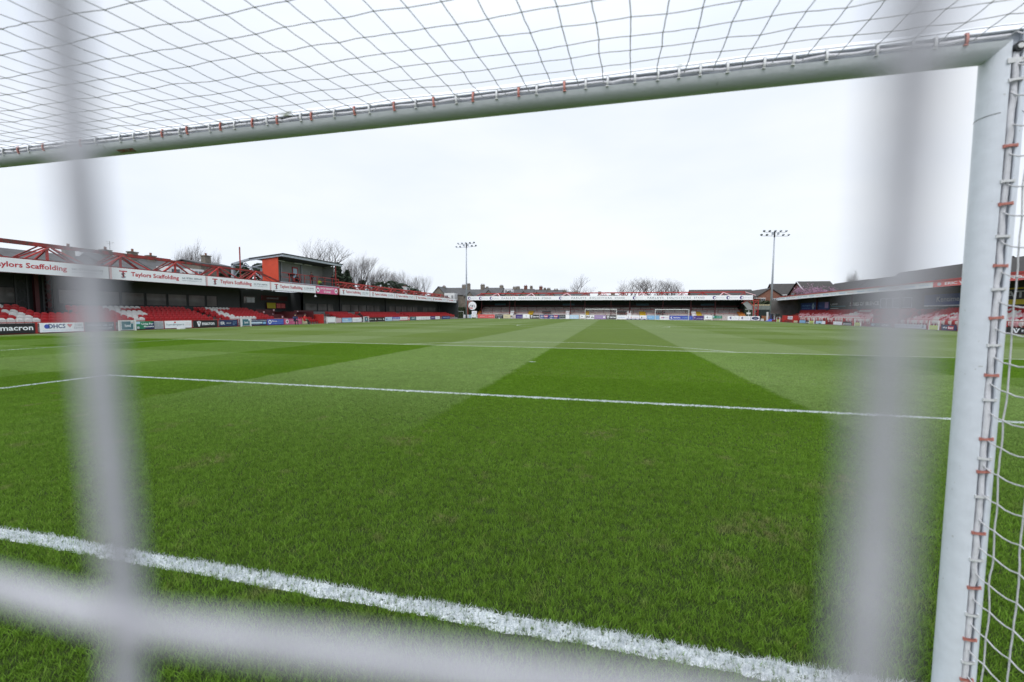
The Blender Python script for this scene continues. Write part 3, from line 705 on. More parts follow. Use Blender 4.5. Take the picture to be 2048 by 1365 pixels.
def gate(F, u0, u1, panel, label, items, h=.86, pv=(.12,.80), group='white framed goals of the pitch perimeter', name='framed_gate'):
    t = thing(name, label, 'gate', F((u0+u1)/2, 0, 0), group); s = 1 if u1 > u0 else -1; w = .10
    for u in (u0, u1-s*w): part(slab(F, u, u+s*w, 0, h, .03, .11), 'post', K['white2'], t)
    part(slab(F, u0+s*w, u1-s*w, h-.06, h, .04, .10), 'top_bar', K['white2'], t)
    a, b = u0+s*w*1.6, u1-s*w*1.6
    part(slab(F, a, b, pv[0], pv[1], .05, .08), 'panel', K['white'], t)
    part(slab(F, a+s*.04, b-s*.04, pv[0]+.03, pv[1]-.03, .08, .09), 'print', K[panel], t)
    draw(lambda u, v, n=0: F(u, v, n+.09), a, b, pv[0], pv[1], items, t); return t
gate(FL(-33.8), 22.2, 23.4, 'teal', 'white framed gate with teal panel reading hml on the left touchline', [('t','hml',.28,.74,.34,.66,'white'),('r',.76,.97,.74,.97,'white'),('r',.80,.93,.80,.90,'redp')], h=.80, pv=(.05,.74))
LB(23.45, 24.95, 'green', 'green board reading Unite For Access on the left touchline', [('p',[(.50,0),(1,0),(1,.95),(.62,.30)],'navy'),('t','Unite For',.36,.96,.54,.80,'white'),('t','Access',.46,.97,.22,.46,'white'),('r',.05,.30,.66,.95,'lblue'),('d',.2,.2,.16,'paleg')])
pk = thing('picket_fence', 'short fence of thin white and red bars beside the green board', 'fence', (-34, 25.35, 0))
for k in range(9): part(MB().box(-34.02, -33.98, 24.99+k*.082, 25.03+k*.082, .05, .68), 'bar', K['paleg'], pk)
part(MB().box(-34.06, -34.03, 24.97, 25.7, .05, .66), 'backing', K['redrust'], pk)
LB(25.82, 28.12, 'white', 'white board with thin teal script and a red flower mark on the left touchline', [('t','hyndmpyra',.05,.70,.30,.62,'teal',False),('d',.36,.78,.12,'redp'),('t','call us',.76,.93,.60,.72,'palepink',False),('t','01254 385',.73,.95,.36,.48,'palepink',False)])
LB(28.32, 30.66, 'black', 'black board lettered macron between a white board and the navy ER Group board', macron_items(.12, .86))
LB(30.92, 32.88, 'navy', 'navy board with the letters ER and the word GROUP', [('t','ER',.04,.26,.28,.72,'white'),('t','GROUP',.36,.62,.38,.60,'paleg'),('t','civil',.72,.92,.62,.76,'sky',False),('t','build',.72,.92,.40,.54,'sky',False),('t','fit',.72,.84,.18,.32,'sky',False)])
gate(FL(-33.8), 33.0, 34.24, 'teal', 'white framed gate with teal hml panel, left of the blue and navy boards', [('t','hml',.28,.74,.34,.66,'white'),('r',.80,.97,.76,.97,'white')], h=.84, pv=(.06,.76))
LB(34.3, 36.55, 'navy', 'navy board with pale headline and a light blue band', [('t','DIRECTORS & PARTNERS',.05,.98,.70,.86,'paleg'),('r',.03,.74,.28,.56,'lblue'),('t','accommodation',.06,.72,.34,.50,'white'),('r',.78,.96,.20,.56,'sky'),('t','www.crownground.co.uk',.1,.6,.08,.18,'paleg',False)])
LB(36.66, 39.0, 'blue', 'violet blue board with white disc and the word Pierce', [('d',.14,.5,.36,'white'),('d',.14,.5,.2,'blue',.014),('t','Pierce',.27,.56,.50,.78,'white'),('t','accountants',.60,.95,.52,.70,'sky',False),('t','business advisers',.32,.90,.18,.34,'sky',False)])
LB(39.15, 41.9, 'pink', 'pink board with white round crest below the dugout steps', [('d',.14,.5,.38,'white'),('d',.14,.5,.18,'maroon',.014),('t','JACK BARRETT',.30,.95,.52,.78,'palepink'),('t','STAND',.45,.8,.18,.40,'palepink')])
LB(42.05, 42.85, 'beige', 'pale cream cabinet beside the left dugout')
gate(FL(-33.8), 46.15, 48.0, 'white', 'white framed gate with blank pale panel right of the red dugout', [], h=.86)
LB(48.05, 49.6, 'palepink', 'pale pink and grey slatted board between white gate and blue board', [('r',.06+.1*k,.10+.1*k,.0,1.0,'paleg') for k in range(9)])
LB(49.8, 52.0, 'sky', 'sky blue board with white lettering and landscape print', [('t','oceans',.1,.6,.45,.75,'white'),('p',[(0,0),(1,0),(1,.5),(.75,.3),(.4,.45),(0,.25)],'lblue'),('r',.78,.98,.08,.40,'green')])
LB(52.2, 54.5, 'white', 'white board with faint grey words below the spectator seats', [('t','Forward',.10,.62,.35,.62,'paleg'),('t','Co',.72,.9,.66,.86,'greytext')])
gate(FL(-33.8), 54.6, 56.0, 'teal', 'small teal panel on white frame with a red corner, left touchline beyond the dugout', [('d',.5,.5,.25,'paleg'),('r',.80,.98,.70,.98,'coral')], h=.84)
for k, (a, b, l) in enumerate(((56.3, 58.75, 'black board lettered libro, nearer of the pair'), (58.85, 61.2, 'black board lettered libro, farther of the pair'))):
    LB(a, b, 'black', l, [('t','libro',.12,.60,.35,.70,'white',False),('p',[(.76,.5),(.83,.75),(.90,.5),(.83,.25)],'white')])
LB(61.3, 63.6, 'lblue', 'pale blue board with dark blue mark beside the black libro boards', [('p',[(.1,.3),(.2,.75),(.3,.3)],'dblue'),('t','solutions',.36,.92,.4,.62,'white')])
LB(63.7, 66.3, 'blue', 'blue headed board with white lower half on the left touchline', [('r',0,1,0,.45,'paleg'),('t','property',.1,.9,.55,.85,'white')])
LB(66.4, 69.2, 'white', 'white board with coral underline on the left touchline', [('r',0,1,0,.14,'coral'),('t','services',.2,.8,.4,.65,'palepink')])
LB(69.3, 70.1, 'coral', 'small coral board with white emblem on the left touchline', [('d',.5,.5,.33,'white')])
LB(70.2, 72.6, 'teal', 'dark teal board with white smear of lettering on the left touchline', [('t','AZTEC',.25,.8,.3,.7,'white')])
LB(72.8, 75.0, 'white', 'blank white board, first of three in a row far down the left touchline')
LB(75.1, 77.3, 'white', 'white board with faint grey line, second of three far down the left touchline', [('t','hire',.3,.7,.4,.6,'paleg')])
LB(77.4, 79.2, 'white', 'white board, third of three far down the left touchline', [('t','ltd',.35,.65,.4,.6,'palepink')])
LB(79.3, 81.7, 'purple', 'violet board with white streaks far down the left touchline', [('t','sportsure',.12,.88,.35,.65,'white')])
LB(81.8, 84.2, 'white', 'small white board right of the violet board', [('t','vine',.3,.7,.4,.6,'paleg')])
LB(85.6, 90.2, 'dblue', 'dark blue board with white streaks, last one along the left touchline', [('t','NORTHCOTE',.1,.9,.35,.70,'lblue')])

# banners along the roof edge of the left stand
def taylor(a, b, tel, label, w=1.0):
    F = FL(-35.9); t = thing('fascia_banner', label, 'banner', F((a+b)/2, 4.0, 0), 'scaffolding firm banners on the left roof edge')
    part(slab(F, a+.03, b-.03, 4.0, 4.93, .0, .03), 'panel', K['white'], t)
    g_ = lambda u, v, n=0: F(u, v, n+.03)
    W = b-a; U = lambda f: a+W*f
    text('T', g_, U(.085), U(.155), 4.22, 4.74, K['redp'], t, name='monogram'); text('S', g_, U(.10), U(.142), 4.14, 4.56, K['greytext'], t, name='monogram')
    text('Taylors Scaffolding', g_, U(.19), U(.675), 4.24, 4.70, K['redp'], t)
    text('tel: '+tel, g_, U(.71), U(.95), 4.47, 4.64, K['greytext'], t)
    text('taylorsscaffoldingltd.co.uk', g_, U(.71), U(.945), 4.27, 4.39, K['greytext'], t, bold=False)
    poly([(U(.004), 4.0), (U(.022), 4.0), (U(.022), 4.93), (U(.004), 4.93)], g_, K['palepink'], t, .004, 'stripe')
    return t
TL = 'white and red Taylors Scaffolding banner, '
for a, b, tel, lab in ((15.12,23.2,'07416 683732','largest and leftmost on the left roof edge'),(23.2,31.3,'07801 089645','second from the left, over the long windows'),
    (31.3,39.2,'07415 683732','third from the left, ending below the red camera cabin'),(39.2,46.95,'07801 089645','under the camera cabin, touching the pink banner'),
    (51.95,59.8,'07415 683732','first one right of the pink banner'),(59.8,67.8,'07801 089645','second one right of the pink banner'),(67.8,75.7,'07415 683732','third one right of the pink banner'),
    (75.7,84.1,'07801 089645','fourth one right of the pink banner'),(84.1,92.6,'07415 683732','last full one before the stand end'),(92.6,99.4,'07801 089645','short one at the far end of the left roof')):
    taylor(a, b, tel, TL+lab)
F = FL(-35.86)
board(F, 47.05, 51.5, 3.98, 4.93, 'pink', 'pink banner reading JACK BARRETT STAND on the left roof edge',
   [('t','JACK BARRETT',.17,.82,.56,.86,'white'),('t','STAND',.33,.66,.14,.44,'white'),('d',.06,.5,.34,'white'),('d',.92,.5,.34,'white'),('d',.06,.5,.15,'maroon',.014),('d',.92,.5,.15,'maroon',.014)],
   name='fascia_banner', cat='banner', base=3.98, th=.035)
hl = thing('hanging_lamp', 'small white bell lamp hanging under the pink roof banner', 'lamp', (-35.95, 46.9, 3.5))
part(MB().tube([(-35.95, 46.9, 3.98), (-35.95, 46.9, 3.72)], .015, 6), 'stem', K['white2'], hl)
part(MB().tube([(-35.95, 46.9, 3.74), (-35.95, 46.9, 3.68), (-35.95, 46.9, 3.52)], .1, 10, radii=[.03,.09,.16]), 'shade', K['white2'], hl)

# ------------------------------------------------------------------ camera cabin on the left roof
CB = thing('camera_gantry', 'red and grey television cabin on the roof of the left stand', 'cabin', (-38, 47, 5.1))
part(MB().box(-39.3, -36.6, 41.7, 53.0, 4.98, 5.18), 'deck', K['lsteel'], CB)
part(MB().box(-39.2, -36.95, 41.66, 41.76, 5.1, 8.2), 'end_wall', K['orangered'], CB)
part(MB().box(-39.3, -39.2, 41.8, 52.9, 5.2, 8.1), 'back_wall', K['grey'], CB)
part(MB().box(-39.2, -37.4, 52.8, 52.9, 5.2, 8.1), 'far_wall', K['grey'], CB)
def roofslab(x0, z0, x1, z1, y0, y1, th):
    return MB().add([(x0,y0,z0),(x0,y1,z0),(x1,y1,z1),(x1,y0,z1),(x0,y0,z0-th),(x0,y1,z0-th),(x1,y1,z1-th),(x1,y0,z1-th)],
                    [(0,1,2,3),(7,6,5,4),(0,4,5,1),(1,5,6,2),(2,6,7,3),(3,7,4,0)])
part(roofslab(-35.95, 8.52, -40.9, 8.05, 41.4, 53.1, .10), 'roof', K['dgrey'], CB)
part(roofslab(-36.05, 8.40, -36.2, 8.39, 41.5, 53.0, .26), 'eaves_beam', K['lsteel'], CB)
part(roofslab(-36.2, 8.40, -40.8, 7.96, 41.5, 41.62, .22), 'gable_beam', K['lsteel'], CB)
part(MB().box(-37.05, -36.93, 52.6, 52.75, 5.2, 8.3), 'corner_post', K['red'], CB)
for y in (44.5, 48.2): part(MB().box(-39.18, -39.05, y, y+.12, 5.2, 8.1), 'wall_post', K['steel'], CB)
dr = part(MB().box(-39.2, -39.12, 46.6, 47.6, 5.2, 7.5), 'door', K['red'], CB)
subpart(MB().box(-39.12, -39.1, 46.7, 47.4, 6.0, 7.3), 'door_glass', K['lblue'], dr)
for y in (42.9, 46.0, 47.8): part(MB().box(-38.3, -38.15, y, y+1.3, 7.86, 7.93), 'strip_light', K['white'], CB)
part(MB().beam((-36.7, 41.9, 6.28), (-36.7, 52.95, 6.28), .07).beam((-36.7, 41.9, 5.75), (-36.7, 52.95, 5.75), .045), 'handrail', K['red'], CB)
for y in (43.2, 45.0, 45.9, 47.0, 48.3, 49.9, 51.5, 52.9): part(MB().beam((-36.7, y, 5.15), (-36.7, y, 6.3), .06), 'rail_post', K['red'], CB)
# grey supporting frame behind the cabin
SF = thing('steel_frame', 'grey steel lattice carrying the camera cabin behind the red girder', 'steel frame', (-41.5, 41.5, 4.3))
part(MB().box(-43.7, -43.35, 41.5, 41.8, 0, 7.4), 'column', K['steel'], SF)
part(MB().beam((-43.6, 41.6, 7.35), (-40.9, 41.6, 7.93), .2, .26), 'top_beam', K['steel'], SF)
part(MB().beam((-43.6, 41.6, 5.6), (-41.6, 41.6, 7.5), .1).beam((-41.6, 41.6, 7.5), (-39.4, 41.6, 5.6), .1), 'diagonal', K['steel'], SF)
part(MB().beam((-43.5, 44.5, 7.3), (-40.0, 44.5, 7.9), .14).beam((-43.5, 41.6, 7.3), (-43.5, 46, 7.3), .14), 'rear_beam', K['steel'], SF)
part(MB().box(-43.6, -43.4, 45.9, 46.1, 0, 7.3), 'column', K['steel'], SF)

# red dugout on the left
DG = thing('dugout', 'low red dugout with two rows of red seats on the left touchline', 'dugout', (-34.6, 44.1, 0))
part(MB().box(-36.0, -35.9, 42.9, 45.9, 0, 1.15), 'back_panel', K['maroon'], DG)
part(MB().box(-35.9, -34.0, 45.85, 45.95, 0, 1.2), 'side_panel', K['red'], DG)
for j, (x, z) in enumerate(((-34.75, -.02), (-35.4, .22))):
    for k in range(6):
        o = link('seat', SEAT['r']); o.matrix_world = Matrix.Translation((x, 43.15+k*.45, z)); under(DG, o)
part(MB().box(-35.9, -35.1, 42.9, 45.85, 0, .22), 'step', K['conc'], DG)
SEATLAB.clear()

# ------------------------------------------------------------------ right stand
RS = thing('football_stand', 'long low stand along the right touchline, red and white seats, red trimmed white roof', 'stand', (38, 70, 0))
RX = lambda r: 36.0+.63*(r-1); RZ = lambda r: .36+.2*(r-1)
Y0R, Y1R = 24.0, 97.6
st = MB()
for r_ in range(1, 9): st.box(RX(r_)-.35, 41.0, Y0R, Y1R, -.02 if r_ == 1 else RZ(r_-1)+.001, RZ(r_))
part(st, 'terrace_steps', K['redrust'], RS)
part(MB().box(41.0, 41.3, Y0R, 99.0, 0, 4.9), 'rear_wall', K['dgrey'], RS)
part(MB().box(35.9, 41.0, 99.0, 99.2, 1.6, 4.6).box(37.6, 41.0, 98.9, 99.2, 0, 1.6), 'end_screen', K['glass'], RS)
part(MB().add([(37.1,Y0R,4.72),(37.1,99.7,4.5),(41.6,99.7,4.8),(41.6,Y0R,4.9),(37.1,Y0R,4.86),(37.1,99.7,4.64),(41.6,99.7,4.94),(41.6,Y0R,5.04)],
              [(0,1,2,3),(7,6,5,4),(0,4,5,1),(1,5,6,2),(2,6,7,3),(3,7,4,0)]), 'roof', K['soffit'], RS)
def sloped(x0, x1, y0, y1, za0, za1, zb0, zb1):
    """board running along y whose heights change from (za0..za1) at y0 to (zb0..zb1) at y1"""
    return MB().add([(x0,y0,za0),(x1,y0,za0),(x1,y0,za1),(x0,y0,za1),(x0,y1,zb0),(x1,y1,zb0),(x1,y1,zb1),(x0,y1,zb1)], [(0,1,2,3),(7,6,5,4),(0,4,5,1),(1,5,6,2),(2,6,7,3),(3,7,4,0)])
part(sloped(36.9, 37.1, Y0R, 99.8, 5.26, 5.42, 5.07, 5.22), 'roof_trim', K['red'], RS)
part(sloped(37.02, 37.1, Y0R, 99.8, 4.68, 5.26, 4.44, 5.07), 'fascia', K['white2'], RS)
for y in (30, 42, 54, 66, 78, 90): part(MB().box(40.6, 40.8, y-.1, y+.1, 1.8, 4.75), 'column', K['maroon'], RS)
WR = {7:[(70.6,73.8),(64.9,67.8),(58.0,59.4),(48.5,49.3),(33,35)], 6:[(72.9,74.0),(65.3,66.5),(59.1,60.0),(57.5,58.5),(46.6,47.6),(32,35)], 5:[(71.0,73.9),(65.4,66.4),(59.6,60.4),(57.4,58.3),(53.0,53.9),(46.3,47.4)],
      4:[(70.3,73.8),(65.7,67.0),(58.0,60.6),(53.3,54.0),(44.6,46.7),(33,40)], 3:[(56.8,57.9),(53.3,54.4),(51.1,52.1),(45.3,45.8),(36,37)], 2:[(67.2,86.5),(57.4,58.7),(52.3,53.3),(42.4,45.0)], 1:[(60.4,84.9),(48.4,57.6),(40,44)]}
sp = []
for r_ in range(1, 9):
    end = 85.6+1.5*(r_-1)
    for a, b in ((24.5, 57.4), (62.6, 74.6), (75.8, 84.8), (85.8, end)):
        y = a+.2
        while y < b:
            white = any(p <= y <= q for p, q in WR.get(r_, []))
            k = 'w' if white and (r_ > 1 or int(y*7) % 2) else ('p' if r_ <= 4 and rnd.random() < .8 else 'r')
            if r_ == 5 and rnd.random() < .35 and k == 'r': k = 'p'
            sp.append((RX(r_), y, RZ(r_), k)); y += .45
SEATLAB.update({'w': 'white tip-up seat', 'p': 'red seat with pinkish sheen in its colour'})
seats(RS, sp, -1)
part(MB().box(35.8, 41, 57.5, 57.7, 0, 2.2).box(35.8, 41, 62.3, 62.5, 0, 2.2), 'tunnel_side', K['redrust'], RS)
part(MB().add([(35.6,57.7,.1),(35.6,62.3,.1),(40.9,62.3,2.3),(40.9,57.7,2.3)], [(0,1,2,3)]), 'tunnel_ramp', K['redrust'], RS)
# rear wall banners
def wb(y0, y1, z0, z1, m, items, label):
    F = FR(40.96); t = thing('wall_banner', label, 'banner', F((y0+y1)/2, z0, 0)); t.location = (40.9, (y0+y1)/2, z0)
    part(slab(F, y0, y1, z0, z1, -.02, .02), 'panel', K[m], t); draw(lambda u, v, n=0: F(u, v, n+.02), y0, y1, z0, z1, items, t)
wb(97.5, 85.8, 2.42, 3.85, 'dblue', [('t','Accrington',.06,.36,.45,.75,'sky',False),('t','academy',.06,.34,.16,.32,'sky',False),('p',[(.42,.5),(.465,.98),(.51,.5),(.465,.02)],'lblue'),('p',[(.445,.5),(.465,.78),(.485,.5),(.465,.22)],'dblue'),('t','community trust',.54,.76,.44,.56,'sky',False),('r',.86,.97,.2,.95,'lilac')], 'dark blue banner with pale diamond at the far end of the right rear wall')
wb(85.6, 79.6, 2.42, 3.6, 'dgreen', [('t','UFFP',.05,.45,.62,.9,'paleg'),('r',.05,.88,.38,.52,'teal'),('r',.05,.5,.12,.20,'paleg')], 'dark green banner with grey lettering on the right rear wall')
text('SERIES OF SILENCE', FR(40.95), 79.0, 71.2, 2.98, 3.55, K['white'], RS, n=.02)
wf = MB()
for a, b, c, d in ((70.9,64.2,3.82,3.90),(70.9,64.2,2.5,2.58),(70.9,70.8,2.58,3.82),(69.5,69.42,2.58,3.82),(68.1,68.02,2.58,3.82),(64.3,64.2,2.58,3.82)): wf.box(40.9, 40.96, min(a,b), max(a,b), c, d)
f = part(wf, 'window', K['paleg'], RS)
subpart(MB().box(40.965, 40.985, 64.3, 70.8, 2.58, 3.82), 'pane', K['hglass'], f)
wb(62.0, 52.5, 2.6, 4.05, 'dblue', [('t','Kentime',.22,.58,.38,.78,'paleg',False),('r',0,1,0,.10,'paleg')], 'blue banner with pale handwritten word left of the goalpost on the right rear wall')
wb(51.5, 44.0, 2.62, 4.25, 'yel', [('r',0,1,.30,.92,'black'),('t','EAT GATE',.0,1.0,.40,.82,'paleg')], 'yellow and black banner seen past the right goalpost')
# banners along the right roof edge
def zR(y): return 4.68+(4.44-4.68)*(y-Y0R)/(99.8-Y0R), 5.26+(5.07-5.26)*(y-Y0R)/(99.8-Y0R)
def roofbanner(y0, y1, m, items, label, group=None):
    a0, a1 = zR(y0); b0, b1 = zR(y1)
    t = thing('fascia_banner', label, 'banner', (37, (y0+y1)/2, 4.6), group)
    def F(u, v, n=0):
        f = (u-y0)/(y1-y0); lo = a0+(b0-a0)*f; hi = a1+(b1-a1)*f; return (37.0-n, u, lo+(hi-lo)*v)
    vs = MB(); vs.add([F(y0,0,0),F(y1,0,0),F(y1,1,0),F(y0,1,0),F(y0,0,-.015),F(y1,0,-.015),F(y1,1,-.015),F(y0,1,-.015)], [(0,1,2,3),(7,6,5,4),(0,4,5,1),(1,5,6,2),(2,6,7,3),(3,7,4,0)])
    part(vs, 'panel', K[m], t); draw(F, y0, y1, 0, 1, items, t)
n = 9; ya = 99.7
for k in range(n):
    yb = ya-(99.7-54.4)/n
    roofbanner(ya, yb-(-.02), 'white', [('t','Studiowatch',.10,.46,.38,.66,'sky'),('t','Networks',.58,.92,.38,.66,'palepink' if k % 2 else 'lblue')], 'white roof edge banner of the right stand, number %s from the far end' % ('one two three four five six seven eight nine'.split()[k]), 'repeated white banners on the right roof edge')
    ya = yb
roofbanner(54.3, 43.0, 'coral', [('d',.08,.5,.30,'paleg'),('t','ERIC WHALLEY STAND',.15,.92,.28,.74,'white')], 'red banner reading ERIC WHALLEY STAND, cut by the goalpost')
roofbanner(42.9, 30.0, 'white', [('t','www.stanley.co.uk',.05,.6,.3,.6,'greytext',False)], 'white roof banner seen between the cords right of the goalpost')

# red railing of the right touchline
RR = thing('railing', 'red post and rail fence behind the boards on the right touchline', 'railing', (35.1, 60, 0))
for y in (82.7, 78.6, 76.0, 73.2, 70.9, 68.2, 65.7, 61.5, 55, 51.5, 47.5, 42.45, 36): part(MB().box(35.06, 35.16, y-.05, y+.05, 0, 1.06), 'post', K['red'], RR)
part(MB().beam((35.11, 36, 1.03), (35.11, 57.5, 1.03), .045).beam((35.11, 62.5, 1.03), (35.11, 73.2, 1.03), .045).beam((35.11, 76, 1.0), (35.11, 82.7, 1.0), .045), 'top_rail', K['red'], RR)
RB = lambda y0, y1, m, label, items=(), v1=.50, **k: board(FR(35), y0, y1, .04, v1, m, label, items, **k)
def tallsign(y0, y1, label, items=()):
    F = FR(34.9); t = thing('framed_gate', label, 'gate', F((y0+y1)/2, 0, 0), 'white and lime framed gates of the right touchline')
    s = -1
    for u in (y0, y1+.09): part(slab(F, u, u-.09, 0, .98, .0, .08), 'post', K['white2'], t)
    part(slab(F, y0-.09, y1+.09, .92, .98, .01, .07), 'top_bar', K['white2'], t)
    part(slab(F, y0-.09, y1+.09, .04, .46, .02, .05), 'panel', K['lime'], t)
    draw(lambda u, v, n=0: F(u, v, n+.05), y0-.1, y1+.1, .04, .46, [('t','network',.12,.88,.38,.68,'beige')]+list(items), t); return t
tallsign(92.7, 91.0, 'lime and white framed gate beside the right floodlight mast, far end')
RB(84.9, 83.4, 'beige', 'small beige board beside the right dugout', v1=.4)
RB(82.5, 80.2, 'sky', 'sky blue board nearest the far end of the right touchline', [('t','travel',.2,.8,.35,.6,'lblue')])
RB(80.0, 78.6, 'black', 'small black board with white stripe beside the lime gate', [('r',.05,.95,.2,.42,'white')])
tallsign(78.4, 76.6, 'lime and white framed gate between black board and pale blue board on the right touchline')
RB(76.4, 75.5, 'lblue', 'narrow pale blue board right of the lime gate')
RB(75.4, 73.3, 'lblue', 'pale blue and white board with green corner, left of the concrete steps', [('p',[(.45,0),(1,0),(1,1),(.6,1)],'white'),('p',[(0,0),(.45,0),(.2,.35)],'green')])
RB(70.8, 68.4, 'white', 'white board with small dark figure right of the concrete steps', [('d',.17,.5,.13,'black'),('t','cladding',.32,.8,.4,.6,'greytext',False)])
RB(68.1, 65.9, 'black', 'black board with two white rules and teal script', [('r',.02,.98,.42,.54,'white'),('r',.02,.98,.10,.20,'white'),('t','stanley',.4,.8,.22,.38,'teal')])
tallsign(64.8, 63.3, 'lime and white framed gate nearest the right tunnel ramp')
RB(61.4, 59.4, 'dgreen', 'dark green board with mint lettering by the right tunnel', [('t','ABBEY',.05,.45,.2,.8,'lblue'),('t','ROOF',.55,.95,.2,.8,'green')])
RB(59.2, 57.5, 'dgrey', 'dark grey board with white lettering by the right tunnel', [('t','HAWORTHS',.1,.85,.25,.7,'white')])
RB(56.72, 51.7, 'paleg', 'long pale grey board with star marks right of the tunnel', [('t','WHITE',.03,.16,.45,.65,'greytext'),('t','HORSE',.17,.30,.45,.65,'paleg'),('d',.42,.5,.2,'greytext'),('t','WHITE',.50,.64,.45,.65,'greytext'),('t','HORSE',.66,.80,.45,.65,'lilac'),('d',.92,.5,.28,'navy'),('d',.92,.5,.14,'paleg',.014)], v1=.50)
tallsign(51.0, 49.6, 'lime and white framed gate beside the navy sky bet board')
RB(49.5, 47.6, 'navy', 'navy board reading sky bet left of the goalpost', [('t','sky',.10,.42,.25,.72,'white'),('r',.44,.84,.16,.80,'redp'),('t','bet',.48,.82,.26,.72,'white')], v1=.56)
RB(42.4, 38.6, 'black', 'black board lettered macron seen past the right goalpost', macron_items(.18,.92), v1=.56)

# right dugout
D2 = thing('dugout', 'small red dugout with white banner beside the right floodlight mast', 'dugout', (36, 87.6, 0))
part(MB().box(35.9, 36.0, 85.4, 90.2, 0, 1.25), 'back_panel', K['red'], D2)
for y in (85.4, 90.2): part(MB().box(35.0, 35.9, y-.05, y+.05, 0, 1.3), 'side_panel', K['red'], D2)
b2 = part(slab(FR(35.85), 89.9, 86.2, .55, 1.15, 0, .03), 'banner', K['white'], D2)
text('Accrington Stanley', FR(35.82), 89.7, 86.5, .72, .98, K['dblue'], b2, sub=True, n=.01)
part(MB().box(35.3, 35.8, 85.6, 90.0, 0, .35), 'bench', K['redrust'], D2)

# ------------------------------------------------------------------ far stand
FS = thing('football_stand', 'covered standing terrace behind the far goal with white roof edge and red girder', 'stand', (0, 111, 0))
st = MB(); NS = 11
for k in range(NS): y = 107.6+k*.68; st.box(-33.2, 33.4, y, 115.2, .55 if k == 0 else .55+.26*(k-1)+.001, .55+.26*k)
part(st, 'terrace_steps', K['pconc'], FS)
part(MB().box(-33.4, 34.4, 107.3, 107.6, 0, .95), 'front_wall', K['pconc'], FS)
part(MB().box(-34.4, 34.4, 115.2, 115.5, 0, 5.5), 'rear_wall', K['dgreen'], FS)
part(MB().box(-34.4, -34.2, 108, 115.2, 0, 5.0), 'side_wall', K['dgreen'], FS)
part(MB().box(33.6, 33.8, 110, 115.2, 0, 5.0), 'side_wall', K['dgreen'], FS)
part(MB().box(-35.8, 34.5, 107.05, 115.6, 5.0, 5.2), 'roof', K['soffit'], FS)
part(MB().box(-35.8, 34.5, 107.0, 107.05, 4.85, 5.9), 'fascia', K['redrust'], FS)
part(MB().beam((-33.0, 111, 6.80), (34.0, 111, 6.88), .26, .26), 'top_chord', K['red'], FS)
part(MB().beam((-33.0, 111.6, 6.80), (34.0, 111.6, 6.88), .12, .14), 'top_chord', K['red'], FS)
xs = [-33+67/14*k for k in range(15)]
for i, x in enumerate(xs):
    z = 6.8
    for s in (-1, 1):
        if -34 < x+s*2.4 < 35: part(MB().beam((x, 111, z), (x+s*2.3, 107.6 if i % 2 else 111.4, 5.2), .16), 'strut', K['red'] if (i+s) % 2 else K['palepink'], FS)
    part(MB().beam((x, 111, z), (x, 110.9, 5.2), .14), 'post', K['red'], FS)
part(MB().beam((34.0, 111, 6.88), (35.3, 107.4, 5.9), .13), 'strut', K['palepink'], FS)
part(MB().beam((-33.0, 111, 6.8), (-34.8, 108, 5.3), .13), 'strut', K['red'], FS)
for x in (-32.2, -24.3, -22.8, -7.9, -4.2, 2.4, 7.0, 15, 21.5, 27): part(MB().box(x-.1, x+.1, 109, 109.2, .8, 5.0), 'column', K['maroon'], FS)
for y, z, t_, m_ in ((113.0, 3.45, .24, 'maroon'), (110.4, 2.55, .09, 'redrust'), (108.2, 1.60, .08, 'redrust')):
    part(MB().beam((-33.2, y, z), (33.4, y, z), t_), 'barrier_rail', K[m_], FS)
for k in range(27):
    x = -32.6+k*2.5
    part(MB().box(x-.04, x+.04, 112.98, 113.06, 2.4, 3.4), 'barrier_post', K['maroon'], FS)
    part(MB().box(x+.55, x+.63, 110.38, 110.46, 1.4, 2.5), 'barrier_post', K['redrust'], FS)
    if k % 2: part(MB().box(x+1.1, x+1.17, 108.18, 108.25, .7, 1.6), 'barrier_post', K['redrust'], FS)
for x, w, m_ in ((-18.6, 1.4, 'yellow'), (-3.6, .9, 'yellow'), (10.2, 1.5, 'yellow'), (23.4, 1.3, 'yellow'), (-33.0, .8, 'orange'), (33.0, 1.5, 'orange')):
    part(MB().add([(x-w/2,108.3,.95),(x+w/2,108.3,.95),(x+w/2,110.8,2.05),(x-w/2,110.8,2.05)], [(0,1,2,3)]), 'painted_gangway', K[m_], FS)
for x in (-23.6, -8.7, 6.9, 22.2):
    sb = MB()
    for k in range(8): sb.box(x-.5, x+.5, 106.9+.4*k, 107.3+.4*k, 0, .35+.25*k)
    part(sb, 'stair', K['white2'], FS)
part(MB().box(-21.8, -20.2, 114.8, 115.1, 2.4, 3.6), 'doorway', K['maroon'], FS)
for x in (-28.5, -9, 10.5, 26.5): part(MB().box(x-1.6, x+1.6, 115.0, 115.18, 3.55, 4.15), 'wall_sign', K['teal'], FS)
for x in (-14.3, 5.0, 14.5): part(MB().box(x-1.1, x+1.1, 109.2, 109.6, 1.5, 2.05), 'dark_cover', K['dgrey'], FS)
fb = thing('fascia_banner', 'long white banner reading FARLEYS SOLICITORS STAND three times on the far roof', 'banner', (0, 106.97, 4.85))
F = FF(106.97)
part(slab(F, -35.8, 34.6, 4.85, 5.92, -.03, 0), 'panel', K['white'], fb)
for a, b in ((-26.0, -12.7), (-7.5, 5.7), (11.1, 24.2)):
    for wd, f0, f1 in (('FARLEYS', 0, .285), ('SOLICITORS', .345, .76), ('STAND', .815, 1)): text(wd, F, a+(b-a)*f0, a+(b-a)*f1, 5.15, 5.60, K['greytext'], fb, spacing=1.25, n=.01)
